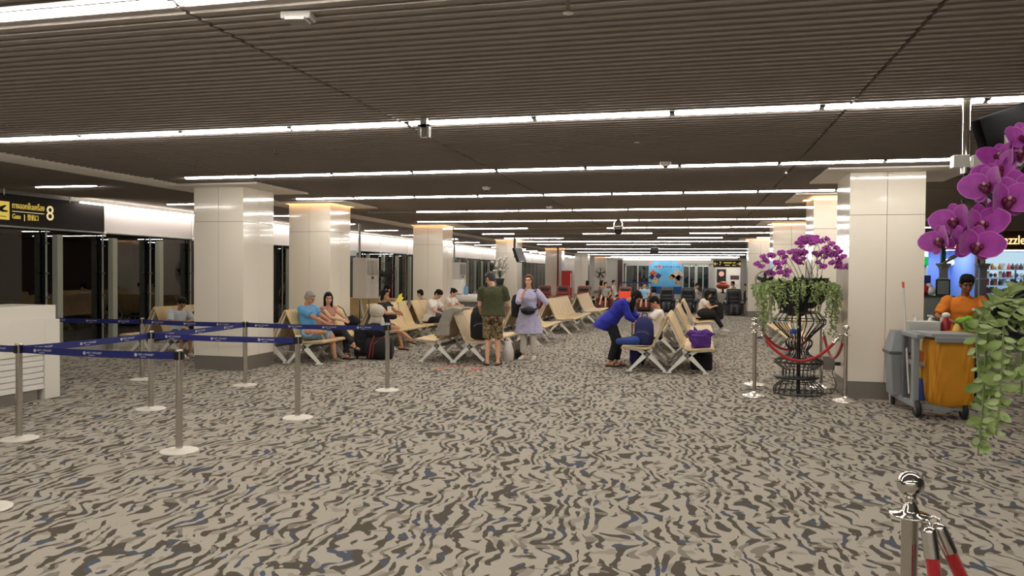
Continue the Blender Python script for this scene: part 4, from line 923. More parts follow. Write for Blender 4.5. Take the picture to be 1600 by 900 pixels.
t=thing('power_cord','black plug and cord looping from the cream column to the plant stand','cord',(2.05,11.75,0)); obj('plug',MB().box((-0.07,-0.03,0.40),(0.0,0.03,0.45)),BLACKP,t,bevel=0.006); obj('cord',MB().tube([(-0.07,0,0.42),(-0.11,-0.02,0.3),(-0.06,-0.08,0.12),(-0.12,-0.12,0.01),(-0.3,-0.15,0.008),(-0.42,-0.12,0.01)],0.006,6),BLACKM,t)
# ------------------------------------------------------------------ plant stand beside the camera: arms, vine leaves, big orchids
FD=2.05
def WF(px,py,dd=0.0): return atd(px,py,FD+dd)
c0=WF(1905,455,0.05)
fs=wirestand(Vector((c0.x,c0.y,0)),'black wire plant stand just right of the camera view with arms reaching in')
arm=MB()
for pts in (((1840,600),(1700,560),(1620,532),(1560,516),(1545,512)),((1840,520),(1700,430),(1640,455),(1590,490),(1562,515)),((1700,430),(1640,440),(1580,470),(1545,492))):
    arm.tube([WF(x,y)-Vector((c0.x,c0.y,0)) for x,y in pts],0.011,8)
obj('wire_arm',arm,BLACKM,fs)
fv=thing('trailing_vine','large leaved pale green vine hanging beside the cleaning cart','vine',WF(1600,470))
LV=[leaf_mesh(0.062,0.036,0.5,LEAF1),leaf_mesh(0.055,0.030,0.3,LEAF2),leaf_mesh(0.068,0.036,0.8,LEAF1),leaf_mesh(0.05,0.03,0.4,LEAF2)]
rnd=random.Random(4); o0=WF(1600,470); stems=MB(); nl=0
STR=[([(1640,440),(1590,455),(1560,475),(1545,500),(1540,560),(1535,640),(1528,712)],50,0.0),([(1640,450),(1580,462),(1555,490),(1552,560),(1548,620),(1540,690)],46,0.05),([(1640,455),(1590,475),(1568,510),(1566,570),(1562,630),(1556,680)],40,-0.05),([(1640,460),(1600,480),(1580,505),(1575,545),(1572,585)],24,0.04),
     ([(1640,470),(1575,470),(1540,478),(1528,505),(1525,545),(1530,590)],24,-0.03),([(1660,440),(1615,470),(1600,505),(1598,560),(1596,618)],26,0.02),([(1660,450),(1625,480),(1612,520),(1608,570),(1603,600)],18,-0.04),([(1655,430),(1610,440),(1580,455),(1560,468)],18,0.06),([(1640,445),(1585,470),(1556,505),(1549,580),(1536,655),(1532,700)],28,0.08)]
for pts,n,dd in STR:
    P=[WF(x,y,dd)-o0 for x,y in pts]; stems.tube(P,0.0025,5)
    for i in range(n):
        u=0.12+0.88*(i+rnd.random()*0.5)/n; f=u*(len(P)-1); k=min(int(f),len(P)-2); p=P[k].lerp(P[k+1],f-k)
        sd=1 if i%2 else -1; d=RT*sd*rnd.uniform(0.5,1.0)+Vector((0,0,rnd.uniform(-0.7,0.5)))-FW*rnd.uniform(-0.5,0.6)
        q=aim(d.cross(Vector((0,0,1)))+Vector((0,0,1))*0.4)
        y=d.normalized(); z=(-FW+Vector((0,0,0.55))+Vector((rnd.uniform(-.6,.6),rnd.uniform(-.6,.6),rnd.uniform(-.4,.4)))); x=y.cross(z).normalized(); z=x.cross(y)
        e=Matrix((x,y,z)).transposed().to_euler()
        put('leaf',LV[rnd.randrange(4)],fv,p,rot=e,scale=rnd.uniform(0.48,0.84)*(0.8 if u>0.85 else 1)); nl+=1
obj('vine_stem',stems,STEMG,fv)
fo=thing('orchid_plant','big purple moth orchid blooms hanging in from the upper right edge','orchid',WF(1660,430))
o0=WF(1660,430)
P=[WF(x,y)-o0 for x,y in ((1840,470),(1760,260),(1690,195),(1630,215),(1590,270),(1565,330),(1540,370),(1510,392),(1480,408),(1470,415))]
obj('flower_spike',MB().tube(P,0.0035,8),SPIKE,fo)
P=[WF(x,y,0.03)-o0 for x,y in ((1515,385),(1500,395),(1485,402),(1470,420))]; obj('flower_spike',MB().tube(P,0.0025,8),SPIKE,fo)
FL=[(1590,300,1.18,-0.25,-0.15,0.2,-0.02),(1572,312,1.12,0.05,-0.15,0.0,-0.05),(1543,290,1.05,-1.15,0.0,0.2,0.0),(1560,268,1.0,-0.9,0.55,0.5,0.03),(1530,350,1.05,0.1,-0.15,0.1,-0.04),(1524,383,1.02,-0.1,-0.25,-0.1,-0.05),(1492,345,0.95,-1.0,-0.05,0.2,0.02),(1508,360,0.85,-0.5,0.1,0.4,0.05),(1470,376,0.85,-1.25,-0.1,0.3,0.0),(1485,372,0.75,1.2,0.0,-0.2,0.03),
    (1588,238,1.0,0.4,-0.3,0.3,0.02),(1600,215,0.9,-0.3,0.2,0.2,0.0),(1563,245,0.9,-0.8,0.6,0.2,0.05),(1548,330,0.8,0.6,0.2,0.0,0.05),(1606,345,0.9,0.9,0.0,0.3,0.04)]
for px,py,s_,yw,pt_,rl,dd in FL:
    p=WF(px,py,dd)-o0; d=-FW+RT*math.tan(max(-1.3,min(1.3,yw)))+UP*pt_
    f=put('flower',None,fo,p,rot=aim(d,rl),scale=s_*1.06)
    for n,me in FP: put(n,me,f)
# ------------------------------------------------------------------ cleaning cart
GP=mat('cart_grey',(140,144,146),0.5); GPD=mat('cart_grey_dark',(92,96,98),0.5); YB=mat('bag_yellow',(206,140,24),0.65,bump=1.0,bscale=5); 
ca=thing('cleaning_cart','grey cleaning cart with large mustard yellow bag','cleaning cart',(2.87,9.98,0),math.radians(2))
# local: x across (-0.3..0.3), y depth away from the camera
obj('base_frame',MB().box((-0.27,0.0,0.10),(0.27,0.06,0.17)).box((-0.31,0.0,0.12),(-0.24,1.0,0.18)).box((0.22,0.0,0.12),(0.28,1.0,0.18)).box((-0.3,0.95,0.12),(0.28,1.0,0.18)).box((-0.08,-0.02,0.085),(0.10,0.02,0.18)),GP,ca,bevel=0.008)
obj('upright_post',MB().box((-0.31,0.02,0.15),(-0.24,0.12,0.98)),GP,ca,bevel=0.01); obj('upright_post',MB().box((-0.31,0.42,0.15),(-0.25,0.48,0.98)),GPD,ca,bevel=0.01); obj('upright_post',MB().box((0.2,0.42,0.15),(0.26,0.48,0.98)),GPD,ca,bevel=0.01)
obj('handle_rail',MB().box((-0.32,-0.12,0.955),(-0.24,0.5,1.01)).box((-0.12,-0.16,0.92),(0.36,-0.09,0.985)),GP,ca,bevel=0.012)
obj('lid',MB().prism([(-0.28,0.42),(0.34,0.42),(0.35,-0.12),(-0.16,-0.12)],0.985,1.02,lambda a,b,d:(a,b,d)),mat('lid_grey',(158,160,160),0.4),ca,bevel=0.008)
bag=MB(); L=[]
for z,hx,hy,cx in ((0.16,0.20,0.13,0.11),(0.20,0.235,0.16,0.10),(0.27,0.243,0.18,0.10),(0.34,0.245,0.19,0.10),(0.44,0.247,0.198,0.098),(0.52,0.245,0.2,0.097),(0.6,0.247,0.20,0.095),(0.7,0.243,0.202,0.093),(0.78,0.244,0.2,0.092),(0.85,0.24,0.2,0.09),(0.90,0.238,0.195,0.09),(0.945,0.235,0.19,0.09)):
    L.append([(cx+hx*math.copysign(abs(math.cos(t))**0.35,math.cos(t)),0.10+hy*math.copysign(abs(math.sin(t))**0.35,math.sin(t))+0.009*math.sin(9*t+z*11)*min(1,(1.0-z)*3)+0.008*math.sin(23*t-z*17),z+(0.006*math.sin(5*t) if z<0.3 else 0)) for t in [2*PI*i/80 for i in range(80)]])
bag.rings(L,True); obj('yellow_bag',bag,YB,ca)
for x in (-0.26,0.25):
    w_=put('wheel',None,ca,(x,0.02,0.105))
    obj('tyre',MB().tube([(0,0.075*math.cos(2*PI*i/24),0.075*math.sin(2*PI*i/24)) for i in range(24)],0.03,8,True),mat('rubber',(30,30,31),0.7),w_); obj('rim',MB().cyl((-0.02,0,0),(0.02,0,0),0.055,seg=20),mat('wheel_rim',(60,62,64),0.5),w_); obj('hub',MB().cyl((-0.03,0,0),(0.03,0,0),0.02),GP,w_)
for x in (-0.28,0.25): obj('caster',MB().cyl((x-0.015,0.95,0.05),(x+0.015,0.95,0.05),0.05,seg=18).box((x-0.02,0.9,0.09),(x+0.02,0.98,0.13)),mat('rubber',(30,30,31)),ca)
obj('side_tray',MB().box((-0.25,0.14,0.60),(-0.05,0.42,0.615)).box((-0.25,0.14,0.60),(-0.24,0.42,0.66)).box((-0.25,0.14,0.60),(-0.05,0.15,0.66)),mat('tray_grey',(176,178,176),0.5),ca)
def small(name,lab,cat,loc,parts):
    t=thing(name,lab,cat,loc)
    for n,mb,m,*bv in parts: obj(n,mb,m,t,bevel=bv[0] if bv else 0)
    return t
CB=Vector((2.87,9.98,0))
small('grey_bin','grey plastic bin with sloped hood on the cart behind the yellow bag','bin',CB+Vector((-0.27,0.74,0.18)),[('bin',MB().rings([[(-a,-a,z),(a,-a,z),(a,a,z),(-a,a,z)] for a,z in ((0.14,0.0),(0.17,0.52))],True,False),GP,0.02),('rim',MB().box((-0.185,-0.185,0.52),(0.185,0.185,0.56)),GPD,0.01),('hood',MB().rings([[(-a,-a,z),(a,-a,z),(a,a,z),(-a,a,z)] for a,z in ((0.18,0.56),(0.115,0.82))],True,False),GP,0.02)])
small('pedal_bin','translucent white bin with orange lid beside the column','bin',Vector((2.70,11.05,0)),[('body',MB().rings([[(-a,-a,z),(a,-a,z),(a,a,z),(-a,a,z)] for a,z in ((0.13,0.0),(0.16,0.56))],True,False),mat('bin_white',(206,198,190),0.4),0.02),('lid',MB().rings([[(-a,-a,z),(a,-a,z),(a,a,z),(-a,a,z)] for a,z in ((0.165,0.56),(0.17,0.6),(0.10,0.68))],True,False),mat('lid_orange',(236,160,30),0.45),0.015)])
p0=CB+Vector((-0.29,0.25,0.55)); p1=atd(1411,442,9.75)
small('mop','white mop handle with red tip leaning up out of the cart','mop',p0,[('handle',MB().cyl((0,0,-0.3),p1-p0,0.013,seg=12),mat('mop_handle',(196,190,184),0.35)),('tip',MB().cyl((p1-p0)*0.94,p1-p0+(p1-p0).normalized()*0.01,0.015,seg=12),mat('tip_red',(206,60,40),0.4))])
small('supply_caddy','pale grey open box of sprays on the cart top','caddy',CB+Vector((-0.08,0.62,1.0)),[('box',MB().box((-0.16,-0.12,0.0),(0.2,0.12,0.13)),mat('caddy_grey',(200,200,194),0.45),0.01)])
for i,x in enumerate((-0.15,0.02)):
    small('spray_bottle',('white spray bottle at the left in the cart caddy','white spray bottle in the middle of the cart caddy')[i],'spray bottle',CB+Vector((x,0.58,1.13)),[('bottle',MB().lathe([(0.03,-0.02),(0.034,0.0),(0.012,0.05)],seg=12),WHITE),('trigger',MB().bar((0.0,0,0.045),(0.035,0,0.06),0.02,0.02,0.02,(0,1,0)).bar((-0.03,0,0.07),(0.02,0,0.07),0.022,0.02,0.02,(0,1,0)),WHITE)])
small('spray_bottle','red and white spray bottle at the right on the cart','spray bottle',CB+Vector((0.2,0.58,1.02)),[('bottle',MB().lathe([(0.05,0.0),(0.055,0.1),(0.02,0.17)],seg=14),mat('bottle_red',(150,30,40),0.3)),('trigger',MB().ell((0,0,0.19),(0.05,0.03,0.035)).bar((-0.04,0,0.16),(-0.06,0,0.1),0.03,0.02,0.02,(0,1,0)),WHITE)])
small('yellow_cloth','yellow cloth standing up at the cart lid','cloth',CB+Vector((0.3,0.5,1.02)),[('cloth',MB().lathe([(0.05,0),(0.04,0.05),(0.015,0.09)],seg=8),mat('cloth_yellow',(214,178,90),0.8))])
small('orange_box','orange tray of cloths on the cart side shelf','tray',CB+Vector((-0.15,0.27,0.62)),[('box',MB().box((-0.08,-0.11,0.0),(0.09,0.11,0.16)),mat('box_orange',(206,120,74),0.5),0.01)])
small('blue_duster','blue brush hanging low inside the cart','brush',CB+Vector((-0.17,0.22,0.19)),[('bristles',MB().lathe([(0.09,0.0),(0.05,0.2),(0.02,0.26)],seg=12),mat('brush_blue',(34,60,140),0.6)),('handle',MB().cyl((0,0,0.25),(0.02,0,0.72),0.014),mat('handle_yellow',(196,170,30),0.5))])
# ------------------------------------------------------------------ luggage and belongings
def case(loc,w_,d_,h_,m,lab,rz=0,handle=0.4,name='suitcase'):
    t=thing(name,lab,'suitcase',loc,rz); obj('shell',MB().box((-w_/2,-d_/2,0.05),(w_/2,d_/2,h_)),m,t,bevel=0.04)
    for i in range(4): obj('wheel',MB().cyl((( -1 if i%2 else 1)*(w_/2-0.06)-0.015,(-1 if i<2 else 1)*(d_/2-0.05),0.03),((-1 if i%2 else 1)*(w_/2-0.06)+0.015,(-1 if i<2 else 1)*(d_/2-0.05),0.03),0.03),BLACKP,t)
    if handle: obj('pull_handle',MB().tube([(-0.09,d_/2-0.03,h_-0.02),(-0.09,d_/2-0.03,h_+handle),(0.09,d_/2-0.03,h_+handle),(0.09,d_/2-0.03,h_-0.02)],0.012,6),BLACKM,t)
    obj('front_pocket',MB().box((-w_/2+0.05,-d_/2-0.03,0.12),(w_/2-0.05,-d_/2,h_*0.6)),m,t,bevel=0.02)
    return t
case((-6.28,13.78,0),0.36,0.25,0.60,BLACKC,'black upright suitcase with raised handle beside the seated woman',math.radians(20),0.55)
t=thing('duffel_bag','black duffel bag with dark red trim on the floor by the belt post','bag',(-5.92,13.72,0),math.radians(10)); obj('bag',MB().loft([((x,0,0.22),(0,0.17*k,0),(0,0,0.22*k)) for x,k in ((-0.26,0.7),(-0.24,0.95),(0,1.02),(0.24,0.95),(0.26,0.7))],20),BLACKC,t); obj('strap',MB().tube([(-0.16,-0.19,0.05),(-0.13,-0.17,0.3),(-0.1,-0.02,0.47),(-0.06,0.02,0.47)],0.016,6).tube([(-0.1,-0.19,0.05),(-0.07,-0.17,0.32),(0.1,-0.02,0.46)],0.012,6),mat('trim_red',(120,30,36),0.6),t)
t=thing('black_holdall','black soft holdall lying on top of the luggage heap','bag',(-6.05,13.8,0.42),math.radians(5)); obj('bag',MB().ell((0,0,0.13),(0.25,0.16,0.16),seg=20,rng=10),BLACKC,t); obj('strap',MB().tube([(-0.2,-0.1,0.15),(-0.1,-0.18,0.2),(0.1,-0.18,0.18),(0.22,-0.08,0.1)],0.014,6),BLACKM,t)
t=thing('plush_toy','fluffy cream plush toy sitting on the luggage','soft toy',(-6.02,13.85,0.66)); FUR=mat('fluff',(196,186,170),0.95,bump=1.0,bscale=45); obj('body',MB().ell((0,0,0.08),(0.13,0.1,0.13),seg=20,rng=12),FUR,t); obj('head',MB().ell((0.0,-0.02,0.27),(0.145,0.13,0.135),seg=24,rng=14),FUR,t)
for s_ in(-1,1): obj('limb',MB().rcone((s_*0.1,-0.04,0.12),0.045,(s_*0.15,-0.08,-0.06),0.05,10),FUR,t)
# black backpack on the bench next to the man in green
def backpack(loc,rz,s,m,lab,m2=None,name='backpack'):
    t=thing(name,lab,'backpack',loc,rz)
    obj('body',MB().loft([((0,0,z*s),(0.17*k*s,0,0),(0,0.125*k*s,0)) for z,k in ((0.0,0.75),(0.03,0.98),(0.2,1.03),(0.36,0.97),(0.46,0.75),(0.50,0.35))],24),m,t)
    obj('front_pocket',MB().loft([((0,-0.10*s,z*s),(0.13*k*s,0,0),(0,0.075*k*s,0)) for z,k in ((0.03,0.8),(0.06,1),(0.2,1),(0.27,0.7))],20),m2 or m,t)
    for sx in (-1,1): obj('strap',MB().tube([(sx*0.08*s,0.1*s,0.46*s),(sx*0.10*s,0.17*s,0.36*s),(sx*0.11*s,0.17*s,0.16*s),(sx*0.12*s,0.11*s,0.03*s)],0.014*s,6),m,t)
    obj('grab_handle',MB().tube([(-0.05*s,0.03*s,0.49*s),(-0.04*s,0.03*s,0.56*s),(0.04*s,0.03*s,0.56*s),(0.05*s,0.03*s,0.49*s)],0.011*s,6),m,t)
    obj('zip',MB().tube([(-0.12*s,-0.16*s,0.2*s),(-0.06*s,-0.175*s,0.24*s),(0.06*s,-0.175*s,0.24*s),(0.12*s,-0.16*s,0.2*s)],0.005*s,5),mat('zip_grey',(120,122,130),0.4,0.5),t)
    return t
backpack((-3.90,13.84,0.44),math.radians(14),1.28,BLACKC,'bulky black backpack on the bench seat beside the man in green')
backpack((-0.86,13.60,0.445),math.radians(-10),1.0,NAVY,'navy blue backpack standing on the front bench seat')
t=thing('blue_pouch','rolled blue pouch lying on the front edge of the bench seat','bag',(-1.12,13.42,0.45)); obj('pouch',MB().rcone((-0.16,0.02,0.06),0.06,(0.12,-0.05,0.085),0.085,14),mat('pouch_blue',(34,62,140),0.7,bump=0.3,bscale=40),t); obj('zip',MB().tube([(-0.14,-0.02,0.12),(0.1,-0.08,0.165)],0.005,5),mat('zip_grey',(120,122,130)),t)
case((-1.02,14.35,0),0.32,0.22,0.52,NAVY,'dark blue suitcase in front of the seated boy',math.radians(70),0.35)
t=thing('purple_bag','crumpled purple cloth bag on the front right bench seat','bag',(0.10,13.6,0.445)); PU=mat('purple_cloth',(72,28,120),0.75,bump=0.4,bscale=14)
solid('bag',MB().ell((0,0,0.13),(0.19,0.16,0.15)).box((-0.15,-0.15,0.0),(0.17,0.14,0.2)).ell((0.1,-0.05,0.23),(0.12,0.1,0.07)).ell((-0.12,0.0,0.22),(0.12,0.1,0.06)).rcone((-0.05,0,0.2),0.06,(-0.1,0.03,0.33),0.02).rcone((0.1,0,0.24),0.05,(0.24,-0.05,0.22),0.015),PU,t,0.012,3,0.05,0.09)
small('white_bag','white plastic bag behind the purple cloth bag','bag',Vector((0.06,14.02,0.445)),[('bag',MB().ell((0.05,0,0.11),(0.2,0.16,0.13),seg=16,rng=8),mat('plastic_white',(214,206,198),0.4,bump=0.5,bscale=20))])
small('floor_bag','dark bag on the floor under the bench with purple bag','bag',Vector((0.12,14.05,0.0)),[('bag',MB().box((-0.18,-0.22,0.0),(0.2,0.2,0.30)),BLACKC,0.04),('handle',MB().tube([(-0.08,-0.22,0.26),(-0.06,-0.25,0.36),(0.06,-0.25,0.36),(0.08,-0.22,0.26)],0.01,6),BLACKM)])
small('shopping_bag','white plastic shopping bag on the floor right of the man in green','bag',Vector((-3.50,14.3,0.0)),[('bag',MB().loft([((0,0,z),(0.11*k,0,0),(0,0.09*k,0)) for z,k in ((0,0.8),(0.03,1),(0.2,1.0),(0.3,0.7),(0.38,0.4))],16),mat('plastic_white',(214,206,198))),('handle',MB().tube([(-0.05,0,0.36),(-0.03,0,0.44),(0.03,0,0.44),(0.05,0,0.36)],0.008,5),WHITE)])
backpack((-3.42,14.62,0.0),math.radians(60),0.7,mat('bag_tan',(116,104,88),0.8,bump=0.3),'grey brown daypack on the floor behind the white shopping bag',BLACKC)
# pale jacket over the bench back
t=thing('draped_jacket','pale grey jacket draped over the back of the bench','jacket',(-4.4,13.85,0)); JK=mat('jacket_grey',(150,144,132),0.85,bump=0.4,bscale=14)
solid('cloth',MB().prism([(-0.03,1.0),(0.01,1.03),(0.05,1.01),(0.02,0.94),(-0.09,0.78),(-0.17,0.6),(-0.24,0.46),(-0.33,0.45),(-0.29,0.56),(-0.20,0.74),(-0.10,0.92)],-0.26,0.32,lambda a,b,d:(a,d,b)).prism([(-0.32,0.50),(-0.03,0.52),(-0.02,0.72),(0.05,0.93),(0.22,0.985),(0.23,1.03),(0.0,1.045),(-0.13,1.0),(-0.22,0.8)],-0.39,-0.31,lambda a,b,d:(a,d,b)).box((-0.10,-0.36,1.0),(0.2,0.2,1.035)),JK,t,0.012,3,0.03,0.1)
small('sanitiser_bottle','blue labelled pump bottle on the bench behind the plant stand','bottle',Vector((2.05,17.0,0.43)),[('bottle',MB().lathe([(0.07,0),(0.075,0.16),(0.03,0.21),(0.02,0.26)],seg=14),mat('bottle_clear',(196,206,216),0.2)),('label',MB().lathe([(0.078,0.03),(0.078,0.13)],seg=14,close=False),mat('label_blue',(20,70,190),0.5)),('pump',MB().bar((0,0,0.26),(-0.06,0,0.28),0.02,0.02,0.02,(0,1,0)),BLACKP)])
small('tape_mark','pair of red tape strips stuck on the carpet by the bench','floor tape',Vector((-4.0,12.85,0)),[('strip',MB().obox((-0.33,0,0.0025),(0.07,0.5,0.004),Matrix.Rotation(math.radians(-12),3,'Z')),mat('tape_red',(196,96,84),0.7)),('strip',MB().obox((0.27,-0.02,0.0025),(0.07,0.55,0.004),Matrix.Rotation(math.radians(-6),3,'Z')),mat('tape_red',(196,96,84))),('strip',MB().obox((-0.02,0.2,0.0025),(0.4,0.05,0.004)),mat('tape_red',(196,96,84)))])
for i in range(8):
    t=thing('luggage_trolley','steel luggage trolley, %s from the left in the parked row by the far doors'%ORD[i+1],'trolley',(-5.9+0.32*i,64,0),0,'parked luggage trolleys'); obj('frame',MB().tube([(-0.1,0.5,0.1),(-0.1,-0.4,0.1),(-0.1,-0.5,0.95),(0.1,-0.5,0.95),(0.1,-0.4,0.1),(0.1,0.5,0.1)],0.02,5),STEEL,t); obj('wheels',MB().cyl((-0.12,0.45,0.05),(0.12,0.45,0.05),0.05).cyl((-0.12,-0.4,0.05),(0.12,-0.4,0.05),0.05),BLACKP,t); obj('push_bar',MB().cyl((-0.16,-0.5,0.97),(0.16,-0.5,0.97),0.05),mat('bar_blue',(30,50,120),0.5),t)
# ------------------------------------------------------------------ people
SKIN=mat('skin_light',(206,160,130),0.55,var=0.06,vscale=12); SKINT=mat('skin_tan',(186,134,102),0.55,var=0.06,vscale=12); SKIND=mat('skin_brown',(128,84,58),0.5,var=0.06,vscale=12)
HAIR=mat('hair_black',(9,8,7),0.7,spec=0.25,bump=0.5,bscale=70); HAIRB=mat('hair_brown',(84,54,38),0.45,bump=0.5,bscale=70); HAIRG=mat('hair_grey',(150,144,136),0.6,bump=0.5,bscale=80); HAIRD=mat('hair_dark_grey',(60,56,52),0.6,bump=0.5,bscale=80)
EYE=mat('eye_dark',(24,18,16),0.2); LIPS=mat('lips',(160,86,78),0.5); SOLE=mat('sole_black',(22,21,22),0.7)
def cl(name,rgb,rough=0.85,**k): return mat(name,rgb,rough,bump=0.35,bscale=22,**k)
def ik(a,t,l1,l2,pole):
    a=Vector(a); t=Vector(t); d=t-a; L=d.length; mx=(l1+l2)*0.995
    if L>mx: t=a+d*(mx/L); d=t-a; L=mx
    u=d/L; x=(l1*l1-l2*l2+L*L)/(2*L); h=math.sqrt(max(0,l1*l1-x*x)); p=Vector(pole); p=p-u*p.dot(u)
    p=p.normalized() if p.length>1e-4 else perp(u)[0]
    return a+u*x+p*h, t
def seg_pt(a,b,f): return a.lerp(b,f)
def person(label,loc,rz,H=1.66,pel=(0,0,0.93),lean=0.0,side=0.0,turn=0.0,head=(10,0),hands=None,feet=None,fem=False,skin=SKIN,hair=('short',HAIR),top=None,sleeve=0.6,hem=0.06,bottom=None,leglen=2.0,skirt=None,shoes=('shoe',SOLE),build=1.0,vox=0.0075,curl=(0.5,0.5),legr=1.0,loose=1.0,hipturn=0.0,face=True,collar=None):
    """local frame: faces +Y, right is +X, ground at z=0. hands/feet: {'R':(target,pole)}"""
    s=H/1.70; b=build; root=thing('person',label,'person',loc,rz)
    far=vox>0.0095
    P=Vector(pel)
    la=math.radians(lean); sd=math.radians(side); tu=math.radians(turn); ht=math.radians(hipturn)
    sp=Vector((math.sin(sd)*math.cos(la),math.sin(la),math.cos(la)*math.cos(sd))).normalized()
    def frame(up,yaw):
        f=Vector((-math.sin(yaw),math.cos(yaw),0)); r=f.cross(up).normalized(); f2=up.cross(r).normalized(); return r,f2
    hr,hf=frame(Vector((0,0,1)) if lean<35 else (Vector((0,0,1))+sp).normalized(),ht)
    cr_,cf=frame(sp,tu)
    # spine curve
    def spine(t): # t metres (H=1.7 units) above pelvis
        k=min(1,max(0,t/0.3)); d=(Vector((0,0,1))*(1-k)+sp*k).normalized() if lean<35 else sp
        return P+ (sp*t*s)
    N=spine(0.52); SHw=(0.165 if fem else 0.185)*s*(0.5+0.5*b)
    S={'R':spine(0.455)+cr_*SHw,'L':spine(0.455)-cr_*SHw}
    HP={'R':P+hr*0.085*s-Vector((0,0,0.03*s)),'L':P-hr*0.085*s-Vector((0,0,0.03*s))}
    UA,FA,TH,SH=0.285*s,0.245*s,0.42*s,0.41*s
    hands=hands or {}; feet=feet or {}
    EL={};WR={};KN={};AN={};TOE={}
    for k,sx in (('R',1),('L',-1)):
        tg,pole=hands.get(k,(S[k]+Vector((sx*0.05,0.05,-0.50))*s,(sx*0.3,-1,0)))
        EL[k],WR[k]=ik(S[k],tg,UA,FA,pole)
        ft=feet.get(k,((sx*0.09*s,0.0,0.085*s),(0,1,0)))
        KN[k],AN[k]=ik(HP[k],ft[0],TH,SH,ft[1])
        TOE[k]=Vector(ft[2]).normalized() if len(ft)>2 else Vector((sx*0.12,1,-0.0)).normalized()
    # head frame
    hp_,hy=math.radians(head[0]),math.radians(head[1])
    f=Vector((-math.sin(tu+hy)*math.cos(hp_),math.cos(tu+hy)*math.cos(hp_),-math.sin(hp_))); r=f.cross(Vector((0,0,1))).normalized(); u=r.cross(f)
    if len(head)>2:
        q=Matrix.Rotation(math.radians(head[2]),3,f); r=q@r; u=q@u
    HR=Matrix((r,f,u)).transposed(); hs=s*(1.0 if H>1.45 else 1.12)
    nd=(sp*0.6+u*0.5).normalized(); HC=N+nd*0.115*hs+f*0.035*hs+u*0.045*hs
    def torso(mb,ex,t0=-0.10,t1=0.50,neck=True,flare=0.0,wst=1.0):
        rows=[(-0.10,0.150,0.112),(-0.03,0.172,0.122),(0.05,0.166,0.115),(0.14,0.146,0.105),(0.24,0.150,0.108),(0.34,0.168,0.115),(0.42,0.172,0.100),(0.465,0.150,0.080),(0.50,0.085,0.064)]
        if fem: rows=[(-0.10,0.155,0.112),(-0.03,0.174,0.122),(0.05,0.160,0.112),(0.14,0.130,0.095),(0.24,0.136,0.100),(0.33,0.150,0.122),(0.41,0.154,0.096),(0.46,0.132,0.074),(0.50,0.075,0.058)]
        L=[]
        ts=[t0]+[q[0] for q in rows if t0<q[0]<t1]+[t1]
        for t in ts:
            for (ta,wa,da),(tb,wb,db) in zip(rows,rows[1:]):
                if ta<=t<=tb or (t<ta and ta==rows[0][0]):
                    k=min(1,max(0,(t-ta)/(tb-ta))); w=wa+(wb-wa)*k; d=da+(db-da)*k
                    break
            k=min(1,max(0,t/0.35)); rr=(hr*(1-k)+cr_*k).normalized(); ff=(hf*(1-k)+cf*k).normalized()
            fl=1+flare*max(0,(0.12-t))
            bw=b if t<0.42 else 1+(b-1)*0.5
            L.append((spine(t),rr*(w*s*bw*fl*wst+ex),ff*(d*s*b*fl*wst+ex)))
        mb.loft(L,20)
    body=MB(); torso(body,0.0)
    body.rcone(N-sp*0.05*s,0.056*s,HC-u*0.05*hs-f*0.015*hs,0.050*s)
    for k,sx in (('R',1),('L',-1)):
        body.rcone(S[k],0.052*s*b,EL[k],0.039*s*b); body.rcone(EL[k],0.040*s*b,WR[k],0.026*s)
        body.rcone(HP[k],0.088*s*b*legr,KN[k],0.056*s*b*legr); c=seg_pt(KN[k],AN[k],0.3); body.rcone(KN[k],0.054*s*b*legr,c,0.054*s*b*legr); body.rcone(c,0.054*s*b*legr,AN[k],0.034*s)
        t=TOE[k]; dn=(Vector((0,0,-1))-t*Vector((0,0,-1)).dot(t)).normalized() if abs(t.z)<0.98 else (KN[k]-AN[k]).normalized()*-1
        sole=AN[k]+dn*0.05*s
        body.rcone(AN[k]-t*0.045*s+dn*0.035*s,0.034*s,sole+t*0.10*s,0.030*s); body.rcone(sole+t*0.08*s,0.032*s,sole+t*0.165*s-dn*0.005*s,0.018*s)
        # hand
        d=(WR[k]-EL[k]).normalized(); cu=curl[0 if k=='R' else 1]
        pn=cr_*(-sx)*0.8+cf*0.2+Vector((0,0,-0.4)); pn=(pn-d*pn.dot(d)).normalized(); w_=d.cross(pn).normalized()
        if w_.dot(Vector((0,0,1))*0.4+cf)<0: w_=-w_
        R=Matrix((w_,d,pn)).transposed(); body.ell(WR[k]+d*0.048*s,(0.041*s,0.052*s,0.016*s),R,10,6)
        if not far:
            for i,(off,ln) in enumerate(((0.032,0.066),(0.011,0.076),(-0.011,0.070),(-0.032,0.054))):
                p=WR[k]+d*0.088*s+w_*off*s; dd=(d+w_*off*2.2).normalized(); a=0.12
                for j,fr in enumerate((0.45,0.32,0.23)):
                    a+=cu*(0.55 if j else 0.35); q=p+(dd*math.cos(a)+pn*math.sin(a))*ln*fr*s; body.rcone(p,0.0092*s,q,0.0085*s,6); p=q
            p=WR[k]+d*0.03*s+w_*0.034*s; q=p+(d*0.6+w_*0.75+pn*0.25).normalized()*0.035*s; body.rcone(p,0.012*s,q,0.010*s,6); body.rcone(q,0.010*s,q+(d*0.9+w_*0.2+pn*0.4).normalized()*0.028*s,0.0085*s,6)
        else: body.rcone(WR[k]+d*0.07*s,0.022*s,WR[k]+d*0.14*s+pn*0.03*s,0.014*s,6)
    def hpnt(a,bb,c): return HC+(r*a+f*bb+u*c)*hs
    body.ell(hpnt(0,-0.012,0.022),(0.074*hs,0.092*hs,0.094*hs),HR,16,12); body.ell(hpnt(0,0.022,-0.045),(0.058*hs,0.062*hs,0.066*hs),HR,14,10); body.ell(hpnt(0,0.052,-0.092),(0.026*hs,0.022*hs,0.018*hs),HR,10,6)
